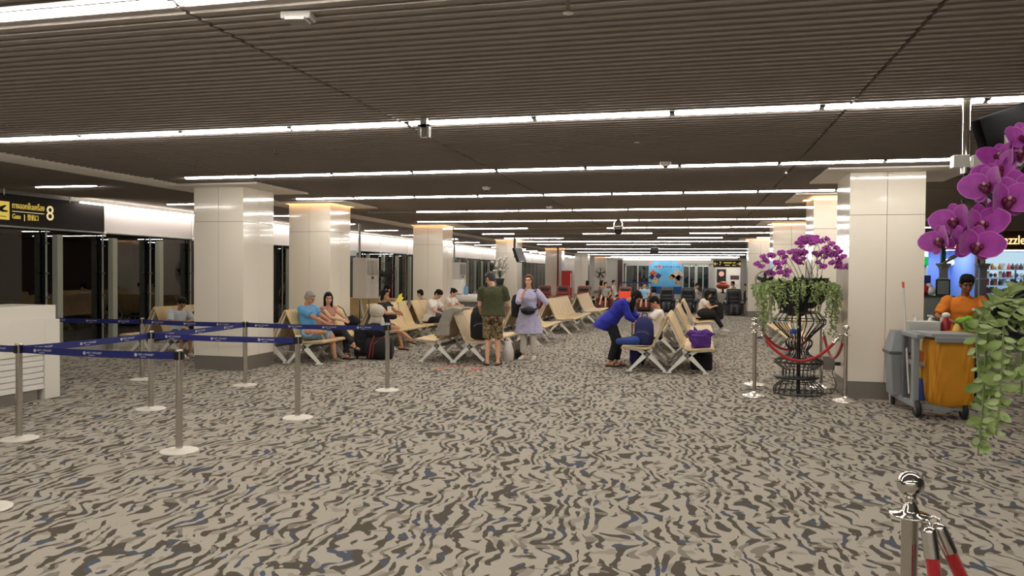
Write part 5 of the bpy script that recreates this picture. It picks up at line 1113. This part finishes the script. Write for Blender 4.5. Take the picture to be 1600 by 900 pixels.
    body.rcone(hpnt(0,0.080,0.018),0.009*hs,hpnt(0,0.102,-0.028),0.0145*hs,8); body.ell(hpnt(0,0.074,0.038),(0.052*hs,0.014*hs,0.010*hs),HR,10,6)
    for sx in (-1,1):
        body.ell(hpnt(sx*0.076,-0.008,-0.004),(0.010*hs,0.019*hs,0.032*hs),HR,8,6); body.ell(hpnt(sx*0.040,0.058,-0.022),(0.022*hs,0.020*hs,0.020*hs),HR,8,6)
    body.ell(hpnt(0,0.078,-0.062),(0.024*hs,0.010*hs,0.011*hs),HR,8,6)
    bo_=solid('body',body,skin,root,vox,4,dec=None if far else 0.45)
    if face and not far:
        for sx in (-1,1):
            obj('eye',MB().ell(hpnt(sx*0.031,0.077,0.014),(0.0135*hs,0.008*hs,0.0065*hs),HR,8,6),EYE,bo_); obj('eyebrow',MB().rcone(hpnt(sx*0.016,0.088,0.034),0.0045*hs,hpnt(sx*0.048,0.078,0.036),0.0035*hs,6),hair[1] if hair[0]!='bald' else HAIRD,bo_)
        obj('lips',MB().ell(hpnt(0,0.0875,-0.062),(0.019*hs,0.006*hs,0.0065*hs),HR,8,6),LIPS,bo_)
    # hair
    hb=MB(); st=hair[0]
    if st in ('short','bob','long','bun','ponytail','full'):
        hb.ell(hpnt(0,-0.028,0.050),(0.084*hs,0.092*hs,0.084*hs),HR,16,10); hb.ell(hpnt(0,-0.046,0.010),(0.080*hs,0.066*hs,0.092*hs),HR,14,10); hb.ell(hpnt(0,0.030,0.092),(0.062*hs,0.046*hs,0.034*hs),HR,12,8)
        for sx in (-1,1): hb.ell(hpnt(sx*0.062,0.012,0.05),(0.022*hs,0.042*hs,0.05*hs),HR,8,6)
        if st=='full': hb.ell(hpnt(0,0.035,0.085),(0.072*hs,0.056*hs,0.044*hs),HR,12,8); hb.ell(hpnt(0,0.0,0.09),(0.085*hs,0.085*hs,0.055*hs),HR,12,8)
    if st=='bald':
        hb.ell(hpnt(0,-0.050,-0.004),(0.079*hs,0.060*hs,0.070*hs),HR,14,10)
        for sx in (-1,1): hb.ell(hpnt(sx*0.064,-0.006,0.026),(0.018*hs,0.036*hs,0.036*hs),HR,8,6)
    if st in ('bob','long'):
        ln=0.06 if st=='bob' else 0.30
        dn=Vector((0,0,-1))
        for sx in (-1,1): hb.rcone(hpnt(sx*0.070,-0.012,0.03),0.032*hs,hpnt(sx*0.072,-0.018,-0.06)+dn*ln*0.55*hs,0.026*hs)
        hb.rcone(hpnt(0,-0.06,0.0),0.07*hs,hpnt(0,-0.075,-0.05)+dn*ln*hs,0.05*hs)
    if st=='bun': hb.ell(hpnt(0,-0.115,0.06),(0.04*hs,0.04*hs,0.04*hs),HR,10,8); hb.rcone(hpnt(0,-0.11,0.06),0.014*hs,hpnt(0.02,-0.17,0.08),0.006*hs,6)
    if st=='ponytail': hb.rcone(hpnt(0,-0.09,0.03),0.035*hs,hpnt(0,-0.12,-0.10),0.02*hs)
    solid('hair',hb,hair[1],root,max(vox,0.009),2,0.012*(0 if st=='bald' else 1),0.03)
    # clothing
    if top:
        tb=MB(); e=0.020*loose; torso(tb,e,-hem,0.492,flare=0.6 if loose>1 else 0.25)
        tb.loft([(spine(0.47),cr_*0.105*s,cf*0.085*s),(spine(0.508),cr_*0.078*s,cf*0.068*s)],16)
        for k in ('R','L'):
            tb.ell(S[k]-sp*0.005,(0.066*s*b+0.004*(loose-1),)*3)
            if sleeve>0.05:
                a=EL[k] if sleeve>=1 else seg_pt(S[k],EL[k],sleeve); r1=(0.064+0.006*(loose-1)-0.012*min(1,sleeve))*s*b+0.010
                tb.cyl(S[k],a,0.062*s*b+0.010,r1,14)
            if sleeve>1:
                tb.ell(EL[k],(0.050*s*b+0.010,)*3); tb.cyl(EL[k],seg_pt(EL[k],WR[k],sleeve-1),0.048*s*b+0.012,0.036*s*b+0.012,14)
        to_=solid('shirt' if not skirt else 'tunic',tb,top,root,max(vox,0.009),3,0.022,0.10)
        if collar:
            cb=MB()
            for sx in (-1,1): cb.bar(spine(0.505)+cf*0.055*s+cr_*sx*0.012*s,spine(0.50)+cr_*sx*0.075*s+cf*0.03*s,0.035*s,0.045*s,0.012,cf+sp*0.4)
            obj('collar',cb,collar,to_)
    if skirt:
        zend,w,m=skirt; sb=MB(); zz=P.z; L=[]
        for k in range(6):
            u_=k/5; c=P*(1-u_)+Vector((P.x,P.y,zend))*u_+Vector((0,0,0.14*s))*(1-u_); L.append((c,hr*(0.155*s*b+0.02+(w-0.175*s)*u_),hf*(0.12*s*b+0.02+(w*0.78-0.14*s)*u_)))
        sb.loft(L,24); solid('skirt',sb,m,root,max(vox,0.009),2,0.03,0.12)
    if bottom:
        bb=MB(); torso(bb,0.012,-0.11,0.07)
        for k in ('R','L'):
            a=HP[k]; kn=KN[k]; rr=legr
            if leglen<=1: e=seg_pt(a,kn,leglen); bb.rcone(a,0.094*s*b*rr,seg_pt(a,kn,leglen*0.5),0.09*s*b*rr); bb.cyl(a,e,0.096*s*b*rr,(0.086 if leglen<0.9 else 0.08)*s*b*rr+0.012*loose,16)
            else:
                bb.rcone(a,0.094*s*b*rr,kn,0.066*s*b*rr+0.004); e=seg_pt(kn,AN[k],leglen-1); bb.ell(kn,(0.066*s*b*rr+0.006,)*3); bb.cyl(kn,e,0.064*s*b*rr+0.006,0.046*s*b*rr+0.010+0.006*loose,14)
        solid('shorts' if leglen<=1.05 else 'trousers',bb,bottom,root,max(vox,0.009),3,0.02,0.11)
    kind,sm=shoes
    for k in ('R','L'):
        t=TOE[k]; dn=(Vector((0,0,-1))-t*Vector((0,0,-1)).dot(t)).normalized() if abs(t.z)<0.98 else (AN[k]-KN[k]).normalized()
        sb=MB(); lat=t.cross(dn).normalized(); base=AN[k]+dn*0.082*s
        R=Matrix((lat,t,dn)).transposed()
        if kind=='shoe':
            sb.loft([(base-t*0.085*s-dn*0.03*s,lat*0.026*s,dn*0.03*s),(base-t*0.06*s-dn*0.04*s,lat*0.038*s,dn*0.045*s),(base+t*0.0*s-dn*0.05*s,lat*0.041*s,dn*0.052*s),(base+t*0.08*s-dn*0.034*s,lat*0.044*s,dn*0.036*s),(base+t*0.15*s-dn*0.026*s,lat*0.040*s,dn*0.027*s),(base+t*0.185*s-dn*0.02*s,lat*0.02*s,dn*0.016*s)],14)
            o=obj('shoe',sb,sm,root); obj('sole',MB().loft([(base-t*0.09*s-dn*0.006*s,lat*0.03*s,dn*0.009*s),(base-t*0.0*s-dn*0.006*s,lat*0.042*s,dn*0.009*s),(base+t*0.13*s-dn*0.006*s,lat*0.047*s,dn*0.009*s),(base+t*0.19*s-dn*0.006*s,lat*0.02*s,dn*0.009*s)],12),mat('sole_white',(206,200,190),0.6) if sm is not SOLE else SOLE,o)
        else:
            sb.obox(base+t*0.05*s-dn*0.004*s,(0.085*s,0.265*s,0.018*s),R); sn_=obj('sandal',sb,sm,root,bevel=0.006)
            obj('sandal_strap',MB().tube([base+t*0.085*s+lat*0.046*s-dn*0.01*s,base+t*0.095*s+lat*0.025*s-dn*0.062*s,base+t*0.095*s-lat*0.025*s-dn*0.062*s,base+t*0.085*s-lat*0.046*s-dn*0.01*s],0.010*s,6),sm,sn_)
    return root
def face_to(dx,dy): return math.atan2(-dx,dy)     # rz so that local +Y looks along (dx,dy)
E_=face_to(1,0); W_=face_to(-1,0)
WTEE=cl('tee_white',(222,218,212)); BPANT=cl('trousers_black',(20,20,24)); DEN=cl('denim_blue',(92,108,128)); 
# standing man in green
person('man in dark green tee and camouflage shorts standing with his back turned',(-3.60,13.50,0),face_to(-0.25,1),1.72,(0,0,0.93),lean=10,head=(28,48),skin=SKIN,hair=('short',HAIRD),top=cl('tee_green',(66,70,42)),sleeve=0.72,hem=0.02,bottom=camo_mat(),leglen=0.98,build=1.12,loose=1.1,
    hands={'L':((-0.22,0.26,0.92),(-0.35,-1,-0.3)),'R':((0.26,0.36,0.98),(0.35,-1,-0.3))},feet={'L':((-0.10,0.0,0.085),(0,1,0),(-0.25,1,0)),'R':((0.10,0.02,0.085),(0,1,0),(0.25,1,0))},shoes=('sandal',SOLE),legr=0.95)
# woman in lavender
LAV=cl('tunic_lavender',(176,172,200)); 
wl_=(-3.15,14.55,0)
person('woman in a lavender tunic and pale trousers standing with hand to mouth',wl_,face_to(0.02,-1),1.62,(0,0,0.90),lean=2,head=(4,0),fem=True,hair=('bob',HAIRB),top=LAV,sleeve=1.25,hem=-0.05,skirt=(0.52,0.285,LAV),bottom=cl('trousers_cream',(202,196,186)),leglen=1.86,
    hands={'R':((0.05,0.20,1.34),(0.25,0.6,-1)),'L':((-0.22,0.04,0.93),(-1,-0.25,0.1))},feet={'R':((0.10,0.02,0.085),(0,1,0),(0.35,1,0)),'L':((-0.11,0.0,0.085),(0,1,0),(-0.05,1,0))},shoes=('shoe',mat('canvas_white',(206,200,192),0.7)),build=1.04,loose=1.2)
small('waist_bag','black leather waist bag worn by the woman in lavender','bag',Vector((wl_[0]+0.03,wl_[1]-0.20,0.97)),[('pouch',MB().ell((0,-0.01,0),(0.15,0.07,0.085),seg=20,rng=10),mat('leather_black',(18,18,20),0.35)),('zip',MB().tube([(-0.12,-0.045,0.045),(0,-0.075,0.06),(0.12,-0.045,0.045)],0.006,5),mat('zip_grey',(120,122,130))),('belt',MB().tube([(0.14,0.0,0.03),(0.18,0.08,0.06),(0.17,0.2,0.09),(0.0,0.34,0.1),(-0.17,0.2,0.06),(-0.17,0.08,0.03),(-0.14,0.0,0.01)],0.014,6),BLACKC)])
small('shoulder_bag','black bag hanging from the shoulder strap behind the woman in lavender','bag',Vector((wl_[0]-0.26,wl_[1]+0.16,1.02)),[('bag',MB().loft([((0,0,z),(0.13*k,0,0),(0,0.08*k,0)) for z,k in ((-0.2,0.7),(-0.17,1),(0.1,1.05),(0.22,0.8),(0.25,0.4))],18),BLACKC),('strap',MB().tube([(0.08,-0.02,0.2),(0.25,-0.18,0.33),(0.41,-0.245,0.32),(0.42,-0.20,0.40),(0.40,-0.05,0.37)],0.012,6),BLACKC)])
# woman in blue bending over
BLU=cl('blouse_blue',(34,40,150))
person('woman in a blue blouse and black trousers bending over the backpack',(-1.46,14.0,0),face_to(1,-0.12),1.60,(0,-0.05,0.86),lean=44,head=(58,0),fem=True,hair=('long',HAIR),top=BLU,sleeve=1.55,hem=0.24,bottom=BPANT,leglen=1.9,skin=SKINT,
    hands={'R':((0.10,0.52,0.80),(0.5,-0.6,-1)),'L':((-0.12,0.56,0.90),(-0.6,-0.3,-1))},feet={'R':((0.09,-0.02,0.085),(0,1,0)),'L':((-0.09,0.06,0.085),(0,1,0))},shoes=('sandal',SOLE),loose=2.2,build=1.05)
# boy seated on the same bench line
person('boy in a white shirt sitting on the bench and looking down',(-0.72,15.0,0),face_to(-1,-0.1),1.60,(0,0.0,0.54),lean=-6,head=(40,0),skin=SKINT,hair=('full',HAIR),top=WTEE,sleeve=0.7,bottom=cl('trousers_dark',(26,26,32)),leglen=1.85,
    hands={'R':((0.10,0.36,0.72),(1,-0.2,-0.4)),'L':((-0.12,0.34,0.70),(-1,-0.2,-0.4))},feet={'R':((0.10,0.44,0.085),(0,1,0.5)),'L':((-0.10,0.36,0.085),(0,1,0.5))},shoes=('shoe',mat('canvas_white',(206,200,192))),build=0.95)
# seated old man
person('old man in a light blue tee and shorts sitting with one ankle on his knee',(-7.02,12.96,0),E_,1.70,(0,0,0.55),lean=-6,head=(34,0),skin=SKINT,hair=('short',HAIRG),top=cl('tee_sky',(92,152,196)),sleeve=0.75,hem=0.03,bottom=cl('shorts_pale_blue',(136,170,198)),leglen=0.98,build=1.15,
    hands={'R':((0.10,0.42,0.74),(1,-0.3,-0.5)),'L':((-0.10,0.44,0.73),(-1,-0.3,-0.5))},feet={'L':((-0.08,0.50,0.085),(0,1,0.6),(0.1,1,0)),'R':((0.05,0.36,0.57),(1,0.6,0.25),(-0.2,0.15,-0.6))},shoes=('shoe',mat('shoe_olive',(112,100,76),0.8)))
# woman beside him
person('woman in black trousers and bare arms sitting beside the old man with a phone',(-6.98,13.66,0),face_to(1,-0.25),1.60,(0,0.0,0.54),lean=-1,head=(14,-38),fem=True,hair=('long',HAIR),top=cl('top_rose',(176,128,112)),sleeve=0.2,bottom=cl('trousers_charcoal',(34,34,38)),leglen=1.9,
    hands={'R':((0.06,0.40,0.76),(1,-0.2,-0.5)),'L':((-0.10,0.38,0.78),(-1,-0.2,-0.5))},feet={'L':((-0.02,0.44,0.085),(0,1,0.6)),'R':((0.02,0.66,0.30),(0,0.6,1),(0.1,1,-0.25))},shoes=('sandal',SOLE))
small('phone','dark phone held by the woman beside the old man','phone',Vector((-6.48,13.59,0.79)),[('case',MB().obox((0,0,0),(0.012,0.08,0.16),Matrix.Rotation(math.radians(35),3,'Y')),BLACKP,0.003)])
small('black_handbag','black handbag on the lap of the woman beside the old man','bag',Vector((-6.57,13.85,0.66)),[('bag',MB().ell((0,0,0.05),(0.16,0.12,0.12),seg=16,rng=8),BLACKC),('strap',MB().tube([(-0.1,0,0.12),(-0.18,-0.02,0.3),(-0.3,-0.02,0.36)],0.01,5),BLACKC)])
# woman in black top, denim shorts
bt_=person('woman in a black top and denim shorts sitting with legs crossed',(-6.68,15.72,0),face_to(1,-0.18),1.62,(0,0.0,0.54),lean=-2,head=(8,0),fem=True,hair=('bob',HAIR),top=cl('top_black',(22,22,32)),sleeve=0.45,bottom=DEN,leglen=0.55,skin=SKINT,
    hands={'R':((0.04,0.36,0.78),(1,-0.3,-0.6)),'L':((-0.08,0.38,0.80),(-1,-0.3,-0.6))},feet={'R':((0.06,0.50,0.085),(0,1,0.6)),'L':((0.10,0.86,0.20),(0,0.5,1),(0.15,1,-0.2))},shoes=('sandal',SOLE))
small('white_print','white print on the chest of the black top','print',Vector((-6.35,15.70,0.93)),[('print',MB().obox((0,0,0),(0.008,0.16,0.13),Matrix.Rotation(math.radians(8),3,'Y')),mat('print_cream',(220,210,196),0.8))]) if False else None
obj('chest_print',MB().obox((0.02,0.150,0.875),(0.15,0.012,0.13),Matrix.Rotation(math.radians(6),3,'X')),mat('print_cream',(220,210,196),0.8),bt_)
small('yellow_flag','small yellow paper flag on a stick held by the woman in denim shorts','flag',Vector((-6.27,15.58,0.84)),[('stick',MB().cyl((0,0,-0.06),(-0.03,0,0.20),0.005),BLACKM),('flag',MB().prism([(-0.08,0.20),(0.02,0.18),(0.11,0.30),(0.06,0.32),(0.07,0.40),(0.0,0.36)],-0.004,0.004,lambda a,b,d:(a,d,b)),mat('flag_yellow',(232,220,96),0.7))])
small('lap_pouch','black pouch on the lap of the woman in denim shorts','bag',Vector((-6.44,15.62,0.68)),[('pouch',MB().ell((0,0,0.03),(0.10,0.13,0.06),seg=14,rng=8),BLACKC)])
# teenager in white, woman with bun, head behind
person('teenager in a white tee and black shorts sitting with head bowed',(-6.50,18.14,0),face_to(1,-0.15),1.68,(0,0,0.54),lean=16,head=(46,0),skin=SKIN,hair=('full',HAIR),top=WTEE,sleeve=0.7,hem=0.08,bottom=BPANT,leglen=0.95,loose=1.3,
    hands={'R':((0.08,0.44,0.66),(1,-0.2,-0.4)),'L':((-0.06,0.46,0.66),(-1,-0.2,-0.4))},feet={'R':((0.1,0.5,0.085),(0,1,0.6)),'L':((-0.1,0.46,0.085),(0,1,0.6))},shoes=('shoe',mat('canvas_white',(206,200,192))),vox=0.009)
person('woman with a black hair bun in a white top sitting beyond the teenager',(-6.52,19.72,0),face_to(1,-0.2),1.60,(0,0,0.54),lean=10,head=(34,0),fem=True,hair=('bun',HAIR),top=WTEE,sleeve=0.55,bottom=cl('shorts_blue',(44,56,92)),leglen=0.6,vox=0.010,
    hands={'R':((0.06,0.40,0.80),(1,-0.2,-0.5)),'L':((-0.08,0.42,0.80),(-1,-0.2,-0.5))},feet={'R':((0.1,0.48,0.085),(0,1,0.6)),'L':((-0.05,0.55,0.085),(0,1,1.0))},shoes=('sandal',SOLE))
small('grey_lap_bag','grey blue bag on the bench between the teenager and the woman with a bun','bag',Vector((-6.40,18.85,0.44)),[('bag',MB().ell((0,0,0.16),(0.28,0.18,0.17),seg=18,rng=9),cl('bag_greyblue',(84,88,104)))])
person('black haired person seen only by the head behind the teenager',(-7.22,19.85,0),W_,1.55,(0,0,0.50),lean=10,head=(20,0),hair=('short',HAIR),top=cl('tee_dark',(40,40,46)),bottom=BPANT,vox=0.011,feet={'R':((0.1,0.45,0.085),(0,1,0.6)),'L':((-0.1,0.45,0.085),(0,1,0.6))},hands={'R':((0.1,0.35,0.66),(1,-0.2,-0.4)),'L':((-0.1,0.35,0.66),(-1,-0.2,-0.4))})
hx=aty(596,455,19.75).x
person('boy in a white shirt sitting on the far bench near the fan',(hx,19.75,0),face_to(1,0.25),1.66,(0,0,0.56),lean=8,head=(24,0),hair=('full',HAIR),top=WTEE,sleeve=0.8,bottom=BPANT,leglen=1.85,vox=0.010,feet={'R':((0.1,0.42,0.085),(0,1,0.6)),'L':((-0.1,0.42,0.085),(0,1,0.6))},hands={'R':((0.1,0.38,0.74),(1,-0.2,-0.4)),'L':((-0.1,0.38,0.74),(-1,-0.2,-0.4))})
# child left of the first column
person('child in a pale shirt reading on the bench left of the first column',(-9.92,13.02,0),face_to(1,-0.45),1.42,(0,0,0.52),lean=16,head=(38,-4),hair=('full',HAIR),top=cl('shirt_pale_blue',(190,200,208)),sleeve=0.95,bottom=cl('shorts_grey',(92,92,96)),leglen=0.95,skin=SKINT,
    hands={'R':((0.08,0.36,0.70),(1,-0.2,-0.4)),'L':((-0.08,0.38,0.72),(-1,-0.2,-0.4))},feet={'R':((0.1,0.36,0.085),(0,1,0.6)),'L':((-0.1,0.36,0.085),(0,1,0.6))},shoes=('shoe',mat('canvas_white',(206,200,192))))
small('open_book','open white book on the lap of the seated child','book',Vector((-9.58,12.86,0.645)),[('page',MB().obox((-0.06,0,0.012),(0.15,0.2,0.012),Matrix.Rotation(math.radians(18),3,'Y')),mat('paper_white',(226,224,218),0.7)),('page',MB().obox((0.07,0,0.012),(0.15,0.2,0.012),Matrix.Rotation(math.radians(-18),3,'Y')),mat('paper_white',(226,224,218)))])
backpack((-9.86,13.58,0.43),E_,0.9,BLACKC,'black backpack on the bench behind the seated child')
# woman in black on the right benches
person('woman in black with long hair sitting with knees up on the right bench',(0.17,21.9,0),face_to(1,-0.1),1.60,(0,0.0,0.54),lean=12,head=(34,0),fem=True,hair=('long',HAIR),top=cl('top_cream',(214,206,196)),sleeve=0.5,bottom=cl('trousers_black2',(16,16,18)),leglen=1.85,vox=0.010,
    hands={'R':((0.06,0.38,0.82),(1,-0.2,-0.5)),'L':((-0.06,0.40,0.82),(-1,-0.2,-0.5))},feet={'R':((0.1,0.62,0.20),(0,0.6,1)),'L':((-0.1,0.58,0.20),(0,0.6,1))},shoes=('shoe',mat('canvas_white',(206,200,192))))
small('black_jacket','black jacket bundled on the lap of the woman in black','jacket',Vector((0.32,21.75,0.56)),[('bundle',MB().ell((0,0,0.06),(0.26,0.22,0.15),seg=18,rng=9),BLACKC)])
small('tall_bag','tall black bag beside the woman in black','bag',Vector((0.62,22.05,0.44)),[('bag',MB().loft([((0,0,z),(0.17*k,0,0),(0,0.12*k,0)) for z,k in ((0,0.9),(0.05,1),(0.4,1),(0.48,0.6))],16),BLACKC)])
# people in and behind the massage chairs
def mx(px,Y): return aty(px,455,Y).x
person('person in a light blue tee reclining in a massage chair',(mx(1007,35.0),35.0,0),PI,1.68,(0,-0.02,0.52),lean=-12,head=(6,0),hair=('short',HAIR),top=cl('tee_pale_blue',(150,190,214)),sleeve=0.7,bottom=BPANT,leglen=0.95,vox=0.012,
    hands={'R':((0.12,0.25,0.62),(1,-0.2,-0.4)),'L':((-0.12,0.25,0.62),(-1,-0.2,-0.4))},feet={'R':((0.12,0.66,0.22),(0,0.8,1)),'L':((-0.12,0.66,0.22),(0,0.8,1))},shoes=('shoe',SOLE))
person('person with legs drawn up lying in a maroon massage chair',(mx(945,35.5),35.5,0),PI,1.66,(0,-0.02,0.54),lean=-20,head=(0,40),hair=('short',HAIR),top=cl('tee_grey',(150,146,140)),sleeve=0.5,bottom=BPANT,leglen=0.9,skin=SKIN,vox=0.012,
    hands={'R':((0.02,0.10,1.05),(1,0.2,0.4)),'L':((-0.2,0.2,0.65),(-1,-0.2,-0.4))},feet={'R':((0.14,0.60,0.35),(0,0.6,1)),'L':((-0.10,0.62,0.25),(0,0.8,1))},shoes=('shoe',mat('shoe_tan',(176,160,124),0.8)))
person('dark haired person seen behind the maroon massage chairs, left one',(mx(917,38.2),38.2,0),face_to(0.6,1),1.64,(0,0,0.56),lean=0,head=(6,10),hair=('bob',HAIR),top=cl('tee_dark',(40,40,46)),bottom=BPANT,vox=0.013,feet={'R':((0.1,0.45,0.085),(0,1,0.6)),'L':((-0.1,0.45,0.085),(0,1,0.6))})
person('dark haired person seen behind the maroon massage chairs, right one',(mx(939,38.2),38.2,0),face_to(1,0.3),1.66,(0,0,0.57),lean=0,head=(4,0),fem=True,hair=('long',HAIR),top=cl('tee_dark',(40,40,46)),bottom=BPANT,vox=0.013,feet={'R':((0.1,0.45,0.085),(0,1,0.6)),'L':((-0.1,0.45,0.085),(0,1,0.6))})
person('person in white and black leaning back far behind the orange chair',(mx(962,40.5),40.5,0),face_to(1,-0.2),1.66,(0,0,0.58),lean=-14,head=(0,0),hair=('short',HAIR),top=WTEE,sleeve=0.6,bottom=BPANT,vox=0.013,feet={'R':((0.1,0.5,0.085),(0,1,0.6)),'L':((-0.1,0.5,0.085),(0,1,0.6))})
person('person in a white tee reaching forward behind the black massage chairs',(mx(1077,36.9),36.9,0),face_to(1,-0.1),1.66,(0,0,0.60),lean=30,head=(30,0),hair=('short',HAIR),top=WTEE,sleeve=0.7,bottom=cl('shorts_grey',(92,92,96)),vox=0.013,feet={'R':((0.1,0.5,0.085),(0,1,0.6)),'L':((-0.1,0.5,0.085),(0,1,0.6))},hands={'R':((0.1,0.55,0.72),(1,0,0)),'L':((-0.1,0.6,0.75),(-1,0,0))})
person('person in a pale yellow shirt sitting sideways beyond the last massage chair',(mx(1148,39),39,0),face_to(-1,-0.2),1.68,(0,0,0.58),lean=6,head=(10,0),hair=('short',HAIR),top=cl('shirt_yellow',(216,196,120)),sleeve=0.8,bottom=BPANT,leglen=1.9,vox=0.013,feet={'R':((0.1,0.55,0.085),(0,1,0.6)),'L':((-0.1,0.50,0.085),(0,1,0.6))},hands={'R':((0.1,0.35,0.68),(1,0,-0.3)),'L':((-0.1,0.35,0.68),(-1,0,-0.3))})
tt=thing('stool','plain grey stool under the person in the pale yellow shirt','stool',(mx(1148,39),39,0)); obj('seat',MB().box((-0.2,-0.2,0.42),(0.2,0.2,0.47)),GP,tt,bevel=0.01)
for a in (-1,1):
    for c in (-1,1): obj('leg',MB().cyl((a*0.16,c*0.16,0),(a*0.15,c*0.15,0.42),0.015),GP,tt)
person('seated person in striped grey trousers half hidden by the last massage chair',(2.12,33.75,0),W_,1.66,(0,0,0.54),lean=-4,head=(10,0),hair=('short',HAIR),top=cl('tee_dark',(40,40,46)),bottom=cl('trousers_grey',(120,118,116)),leglen=1.9,vox=0.013,feet={'R':((0.1,0.45,0.085),(0,1,0.6)),'L':((-0.1,0.40,0.085),(0,1,0.6))},shoes=('shoe',mat('canvas_white',(206,200,192))))
# cleaner
ORG=cl('shirt_orange',(204,116,28))
jx=aty(1507,470,11.15).x
person('cleaner in an orange shirt standing behind the cart wringing a green cloth',(jx,11.15,0),face_to(-0.25,-1),1.70,(0,0,0.93),lean=4,head=(20,12),skin=SKIND,hair=('full',HAIR),top=ORG,sleeve=0.85,hem=0.14,bottom=BPANT,leglen=1.88,loose=1.3,build=1.06,collar=ORG,
    hands={'R':((0.12,0.30,1.10),(1,-0.1,-0.4)),'L':((-0.10,0.32,1.08),(-1,-0.1,-0.4))},curl=(1.0,1.0),shoes=('shoe',SOLE),vox=0.0065)
cj=Vector((jx,11.15,0)); fd=Vector((-0.243,-0.97,0)); 
t=thing('green_cloth','bright green cleaning cloth in the hands of the cleaner','cloth',cj+fd*0.40+Vector((0,0,1.10))); GC=mat('cloth_green',(120,170,50),0.8,bump=0.6,bscale=25)
solid('cloth',MB().ell((0,0,0.03),(0.13,0.05,0.05)).ell((0.05,0,0.06),(0.08,0.05,0.035)).rcone((0.0,-0.02,0.0),0.045,(0.02,-0.02,-0.16),0.04).rcone((0.02,-0.02,-0.14),0.045,(0.03,-0.01,-0.22),0.015),GC,t,0.008,2,0.03,0.05)
small('name_badge','small white badge on the cleaner shirt pocket','badge',cj+fd*0.20+Vector((0.10,0.0,1.27)),[('badge',MB().cyl((0,-0.006,0),(0,0.012,0),0.02,seg=12),WHITE)])
bake()
